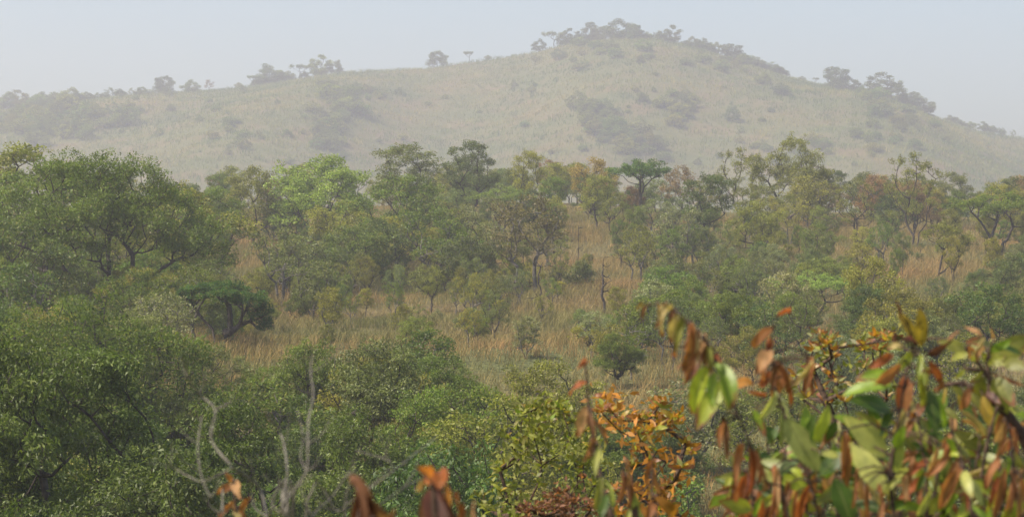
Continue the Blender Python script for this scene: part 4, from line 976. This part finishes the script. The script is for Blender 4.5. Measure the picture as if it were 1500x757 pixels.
sprig(S2, [(935, 810), (928, 757), (918, 715), (914, 690), (918, 672)], [
  (912, 688, 904, 738, 'curl', 'rust', .2, .7), (918, 696, 919, 744, 'curl', 'brown', .2, .7), (917, 676, 922, 712, 'curl', 'tan', .3, .6), (926, 718, 931, 760, 'fold', 'greyg', .2, .7), (928, 740, 918, 766, 'fold', 'pale', .2), (934, 735, 948, 760, 'curl', 'rust', .2, .8)], 4.5, .005, .0016, 925)
sprig(S2, [(965, 820), (958, 757), (955, 710), (956, 672)], [
  (956, 674, 950, 712, 'curl', 'rust', .2, .8), (958, 690, 968, 722, 'curl', 'brown', .2, .7), (960, 728, 986, 760, 'dry', 'orange', .2, 1.0), (958, 735, 945, 764, 'dry', 'rust', .2, .9)], 4.6, .005, .0016, 950)

# --- dark-barked sapling with olive leaves
S3 = root('dark_sapling', 1530, 4.9, 'dark-barked sapling with olive leaves scorched brown at the edges', 'shrub')
sprig(S3, [(1545, 830), (1512, 680), (1492, 630), (1468, 598), (1432, 573), (1410, 562), (1375, 565)], [
  (1440, 572, 1467, 592, 'fresh', 'dark', .3, .9), (1425, 566, 1434, 590, 'fresh', 'yg', .2), (1402, 566, 1406, 598, 'fresh', 'yellow', .2, .35), (1386, 566, 1379, 602, 'fresh', 'yellow', .35, .35), (1412, 574, 1442, 612, 'fresh', 'olive', .4), (1440, 580, 1452, 628, 'fresh', 'yellow', .2), (1395, 566, 1420, 590, 'fresh', 'olive', .35),
  (1458, 592, 1452, 626, 'fresh', 'yg', .2), (1482, 615, 1498, 650, 'fresh', 'olive', .3), (1476, 606, 1500, 600, 'fresh', 'yg', .25), (1420, 568, 1408, 600, 'dry', 'rust', .2), (1470, 600, 1455, 636, 'dry', 'rust', .2)], 4.9, .018, .004, 1530, 'main_stem')
sprig(S3, [(1470, 600), (1452, 575), (1449, 550), (1432, 542), (1412, 540)], [(1414, 541, 1398, 555, 'fresh', 'yg', .3), (1440, 545, 1420, 560, 'fresh', 'olive', .4), (1455, 556, 1476, 606, 'wide', 'yg', .2, .9, .2), (1462, 552, 1486, 596, 'wide', 'olive', .4, .8, .2), (1440, 552, 1430, 590, 'wide', 'olive', .35, .8, .2), (1452, 548, 1502, 566, 'fresh', 'olive', .75, .35)], 4.88, .007, .003, None, 'branch')
sprig(S3, [(1450, 556), (1436, 535), (1424, 522), (1414, 510)], [(1414, 514, 1373, 500, 'wide', 'olive', .25, 1.1, .35), (1418, 520, 1392, 528, 'fresh', 'yg', .3, 1.0, .3), (1438, 492, 1413, 480, 'dry', 'tan', .1, .7), (1424, 520, 1440, 492, 'curl', 'straw', .2, .5), (1428, 528, 1418, 506, 'fresh', 'olive', .5, .9), (1432, 530, 1442, 514, 'curl', 'tan', .2)], 4.86, .005, .002, None, 'branch')
sprig(S3, [(1449, 550), (1446, 530), (1450, 512), (1456, 500)], [(1450, 508, 1413, 502, 'fresh', 'olive', .45, 1.0, .3), (1451, 514, 1482, 498, 'fresh', 'green', .15, 1.0, .3), (1450, 520, 1506, 511, 'wide', 'olive', .2, .9, .3), (1462, 512, 1512, 494, 'wide', 'olive', .3, .9, .3), (1470, 530, 1508, 540, 'wide', 'olive', .3, .9, .2), (1448, 526, 1476, 536, 'wide', 'yg', .3, .9, .2), (1440, 512, 1404, 516, 'wide', 'olive', .35, .8, .2), (1447, 534, 1473, 520, 'fresh', 'yg', .2, 1.1), (1446, 540, 1438, 516, 'fresh', 'yg', .2), (1454, 504, 1500, 522, 'fresh', 'deep', .2), (1456, 502, 1450, 478, 'curl', 'tan', .1, .4)], 4.9, .005, .002, None, 'branch')
sprig(S3, [(1437, 700), (1446, 650), (1456, 612), (1462, 594)], [], 4.8, .004, .003, None, 'branch')

# --- big dry leaves rising from a clump
S4 = root('dry_leaf_clump', 630, 3.3, 'clump of large dead brown and orange leaves behind the pale bare branches', 'plant')
for stem, lv in (
  ([(560, 840), (532, 800), (522, 770)], [(530, 792, 512, 695, 'curl', 'brown', .2, .95, .5), (536, 790, 530, 712, 'curl', 'dark', .2, .8), (536, 730, 570, 765, 'dry', 'brown', .2, .9), (548, 790, 525, 720, 'dry', 'dark', .1, .8)]),
  ([(640, 850), (640, 800), (638, 760), (634, 715), (620, 690)], [(640, 800, 634, 710, 'dry', 'dark', .0, .9, .2), (622, 790, 629, 716, 'curl', 'brown', .2, .7), (622, 702, 611, 683, 'dry', (.30, .10, .024), .2, 1.1), (632, 714, 627, 693, 'dry', (.30, .10, .024), .2, 1.1), (644, 716, 641, 697, 'dry', (.30, .09, .02), .1, 1.1), (620, 700, 614, 716, 'curl', 'tan', .1)]),
  ([(670, 850), (666, 790), (658, 750)], [(653, 790, 655, 708, 'curl', 'orange', .3, .5, .2), (668, 790, 665, 724, 'curl', (.30, .10, .024), .2, .5), (676, 790, 676, 740, 'curl', (.30, .10, .024), .2, .6), (702, 790, 696, 735, 'curl', 'tan', .2, .5), (688, 790, 684, 742, 'fold', 'olive', .4, .6), (586, 790, 579, 747, 'curl', 'brown', .2, .7), (664, 780, 644, 725, 'curl', 'dark', .2, .6)])):
    sprig(S4, stem, lv, 3.3, .006, .003, 630)
S5 = root('dry_sprig', 350, 5.0, 'short twig of orange-brown dead leaves below the pale bare branches', 'shrub')
sprig(S5, [(352, 830), (348, 770), (344, 730), (340, 703)], [(341, 706, 329, 690, 'dry', 'rust', .1, .9), (345, 708, 353, 730, 'dry', 'tan', .1, .9), (338, 714, 317, 724, 'dry', 'rust', .2, .9), (342, 734, 324, 752, 'curl', 'rust', .1, .9), (366, 730, 360, 760, 'curl', 'rust', .1, .7), (348, 754, 336, 734, 'curl', 'tan', .1, .9), (352, 745, 368, 765, 'dry', 'rust', .1, .9), (345, 752, 350, 768, 'dry', 'straw', .1, .9)], 5.0, .004, .0015, 352)

# --- pale bare shrub
S6 = root('bare_shrub', 420, 4.6, 'leafless shrub of pale grey curving branches', 'shrub')
hub = (425, 840)
for pl, r0, r1 in (
  ([(420, 830), (392, 757), (380, 714), (342, 684), (309, 642), (315, 600), (292, 577), (276, 553), (269, 524)], .016, .005),
  ([(330, 830), (324, 752), (308, 728), (294, 692), (290, 650), (296, 610)], .011, .005),
  ([(428, 830), (417, 757), (418, 716), (421, 690), (417, 656), (408, 628), (388, 608)], .015, .006),
  ([(428, 830), (412, 752), (427, 724), (449, 690), (451, 650), (452, 616), (459, 578), (455, 545), (458, 520)], .018, .005),
  ([(342, 684), (300, 704), (278, 698), (250, 683), (212, 677)], .010, .004),
  ([(440, 830), (498, 749), (536, 719), (573, 692), (611, 662), (640, 640)], .013, .004),
  ([(536, 719), (565, 690), (575, 681), (562, 671), (522, 660)], .007, .003),
  ([(428, 830), (457, 757), (487, 727), (505, 700), (520, 690)], .012, .005),
  ([(487, 727), (470, 712), (462, 700)], .008, .005),
  ([(500, 830), (540, 757), (590, 715), (640, 690)], .010, .004),
  ([(392, 757), (372, 740), (366, 700), (352, 668)], .009, .004),
  ([(449, 690), (440, 668), (444, 640), (436, 600)], .006, .003)):
    P_ = [at(a, b, 4.6 + .25 * math.sin(a * .05 + b * .02)) for a, b in pl]
    if pl[0][1] == 830: P_ = [foot(425, 4.6) + np.array([frng.uniform(-.1, .1), 0, 0])] + P_
    twig(S6, P_, r0 * .15, r1 * .28, M_PALE, 'branch')
    for q_ in range(2, len(P_) - 1):
        if frng.random() < .75:
            a_ = frng.uniform(-1.3, 1.3); L_ = frng.uniform(.02, .07)
            v_ = np.array([math.sin(a_) * L_, frng.uniform(-.03, .03), abs(math.cos(a_)) * L_])
            twig(S6, [P_[q_], P_[q_] + v_ * .6, P_[q_] + v_ + np.array([0, 0, .015])], .0013, .0006, M_PALE, 'twig', 3)

# --- small-leaved bushes a few metres on: leaves in whorls at the twig ends
def whorl_bush(name, label, px, d, region, tips_n, per, leaf_px, kind, cols, seed, extra=0, browns=(.1, .5), group=None, extra_cols=None, up=.4):
    g_ = np.random.default_rng(seed)
    e = root(name, px, d, label, 'shrub', group); base = np.array(e.location)
    pts = []
    while len(pts) < tips_n:
        c = region[g_.integers(len(region))]
        a = g_.uniform(0, 6.28); r_ = math.sqrt(g_.uniform(0, 1)) 
        pts.append(at(c[0] + math.cos(a) * r_ * c[2], c[1] + math.sin(a) * r_ * c[3], d + g_.normal(0, .35 * d / 13)))
    pts = np.array(pts); mid = pts.mean(0); low = mid * .45 + base * .55
    rel = [p - base for p in pts]; rel.sort(key=lambda v: v[2])
    P, par, r, tips = skeleton(g_, [[V3(0, 0, -.1), (low - base) * .6, mid * .75 + base * .25 - base]], rel, .16, .14, .2, tip=.0035, base_r=.03)
    obj('branches', skel_mesh(name + '_branches', P, par, r, M_TWIG), e)
    L0 = leaf_px / F * d
    n_obj = 0; EX = []
    for ti, tp in enumerate(tips):
        tp_ = P[tp] + base; ax = norm(P[tp] - P[par[tp]] + np.array([0, 0, .02]))
        tint = g_.uniform(.8, 1.2)
        for k_ in range(per):
            a = 2 * math.pi * k_ / per + g_.uniform(-.4, .4)
            rv = norm(np.array([math.cos(a), math.sin(a), g_.uniform(-.35, .8)]) + ax * up)
            L_ = L0 * g_.uniform(.6, 1.2)
            c = FC[cols[g_.integers(len(cols))]]; c = tuple(v_ * tint for v_ in c)
            if n_obj < 298:
                place_leaf(e, tp_, tp_ + rv * L_, kind, c, float(g_.uniform(*browns)), float(g_.uniform(-1.2, 1.2))); n_obj += 1
    if extra:
        ix = g_.integers(0, len(P), extra); ok = P[ix][:, 2] > (mid - base)[2] * .55; ix = ix[ok]
        C = P[ix] + g_.normal(0, L0 * .6, (len(ix), 3)); D = norm(g_.normal(size=(len(ix), 3))); Nn = norm(g_.normal(size=(len(ix), 3)) + np.array([0, -.3, .5]))
        V, Q = leaf_quads(C, D, Nn, L0 * g_.uniform(.6, 1.1, len(ix)), L0 * .36 * np.ones(len(ix)))
        o = obj('inner_leaves', mk_mesh(name + '_inner', V, Q, [M_LEAF], False, {'rnd': g_.uniform(0, 1, len(ix)), 'clump': g_.uniform(0, 1, len(ix))}), e, color=FC[(extra_cols or cols)[0]])
        o['kind'] = 'stuff'
    return e
whorl_bush('orange_bush', 'bush with whorls of orange and yellow leaves on crooked dark twigs', 985, 13, [(905, 600, 25, 30), (955, 640, 50, 40), (970, 690, 80, 50), (1010, 735, 60, 40), (930, 740, 50, 30), (960, 610, 25, 18)], 42, 7, 19, 'small', ['orange', 'orange', 'yellow', 'yg', 'olive', 'rust'], 1, 520, (.15, .5), extra_cols=['orange'])
whorl_bush('orange_bush', 'upright twiggy bush with sparse orange leaves behind the large green leaves', 1235, 11, [(1210, 510, 22, 25), (1240, 540, 40, 40), (1285, 505, 22, 20), (1190, 560, 30, 30), (1260, 590, 50, 40)], 36, 6, 18, 'small', ['orange', 'olive', 'yellow', 'straw'], 2, 260, (.2, .65), extra_cols=['olive'])
whorl_bush('yellow_green_bush', 'bush with whorls of shiny yellow-green leaves beside the orange bush', 800, 17, [(790, 610, 30, 15), (800, 650, 60, 40), (770, 690, 60, 40), (740, 735, 40, 25), (850, 640, 35, 40), (860, 700, 30, 40), (810, 600, 20, 12)], 50, 6, 15, 'small', ['yg', 'olive', 'yg', 'yellow', 'olive', 'green'], 3, 1900, (.0, .4), extra_cols=['olive'])
whorl_bush('brown_bush', 'low bush of withered reddish-brown leaves under the yellow-green bush', 825, 15.5, [(830, 725, 45, 30), (800, 745, 35, 20), (850, 745, 30, 25)], 42, 7, 11, 'smalldry', ['brown', 'dark', 'rust', 'brown'], 4, 500, (.1, .4), extra_cols=['brown'])

# ------------------------------------------------------------------ haze
def haze():
    m, t, out = new_mat('haze')
    v = N(t, 'ShaderNodeVolumePrincipled')
    v.inputs['Color'].default_value = (*HAZE_COLOR, 1)
    v.inputs['Density'].default_value = HAZE_DENSITY
    v.inputs['Anisotropy'].default_value = .25
    t.links.new(v.outputs[0], out.inputs['Volume'])
    x0, x1, y0, y1, z0, z1 = -880, 880, -170, 2180, -190, 182
    V = [(x, y, z) for z in (z0, z1) for y in (y0, y1) for x in (x0, x1)]
    Q = [(0, 2, 3, 1), (4, 5, 7, 6), (0, 1, 5, 4), (2, 6, 7, 3), (0, 4, 6, 2), (1, 3, 7, 5)]
    tag(obj('haze', mk_mesh('haze', V, Q, [m])), 'pale dusty haze filling the air over the valley and hill', 'haze', None, 'stuff')
haze()
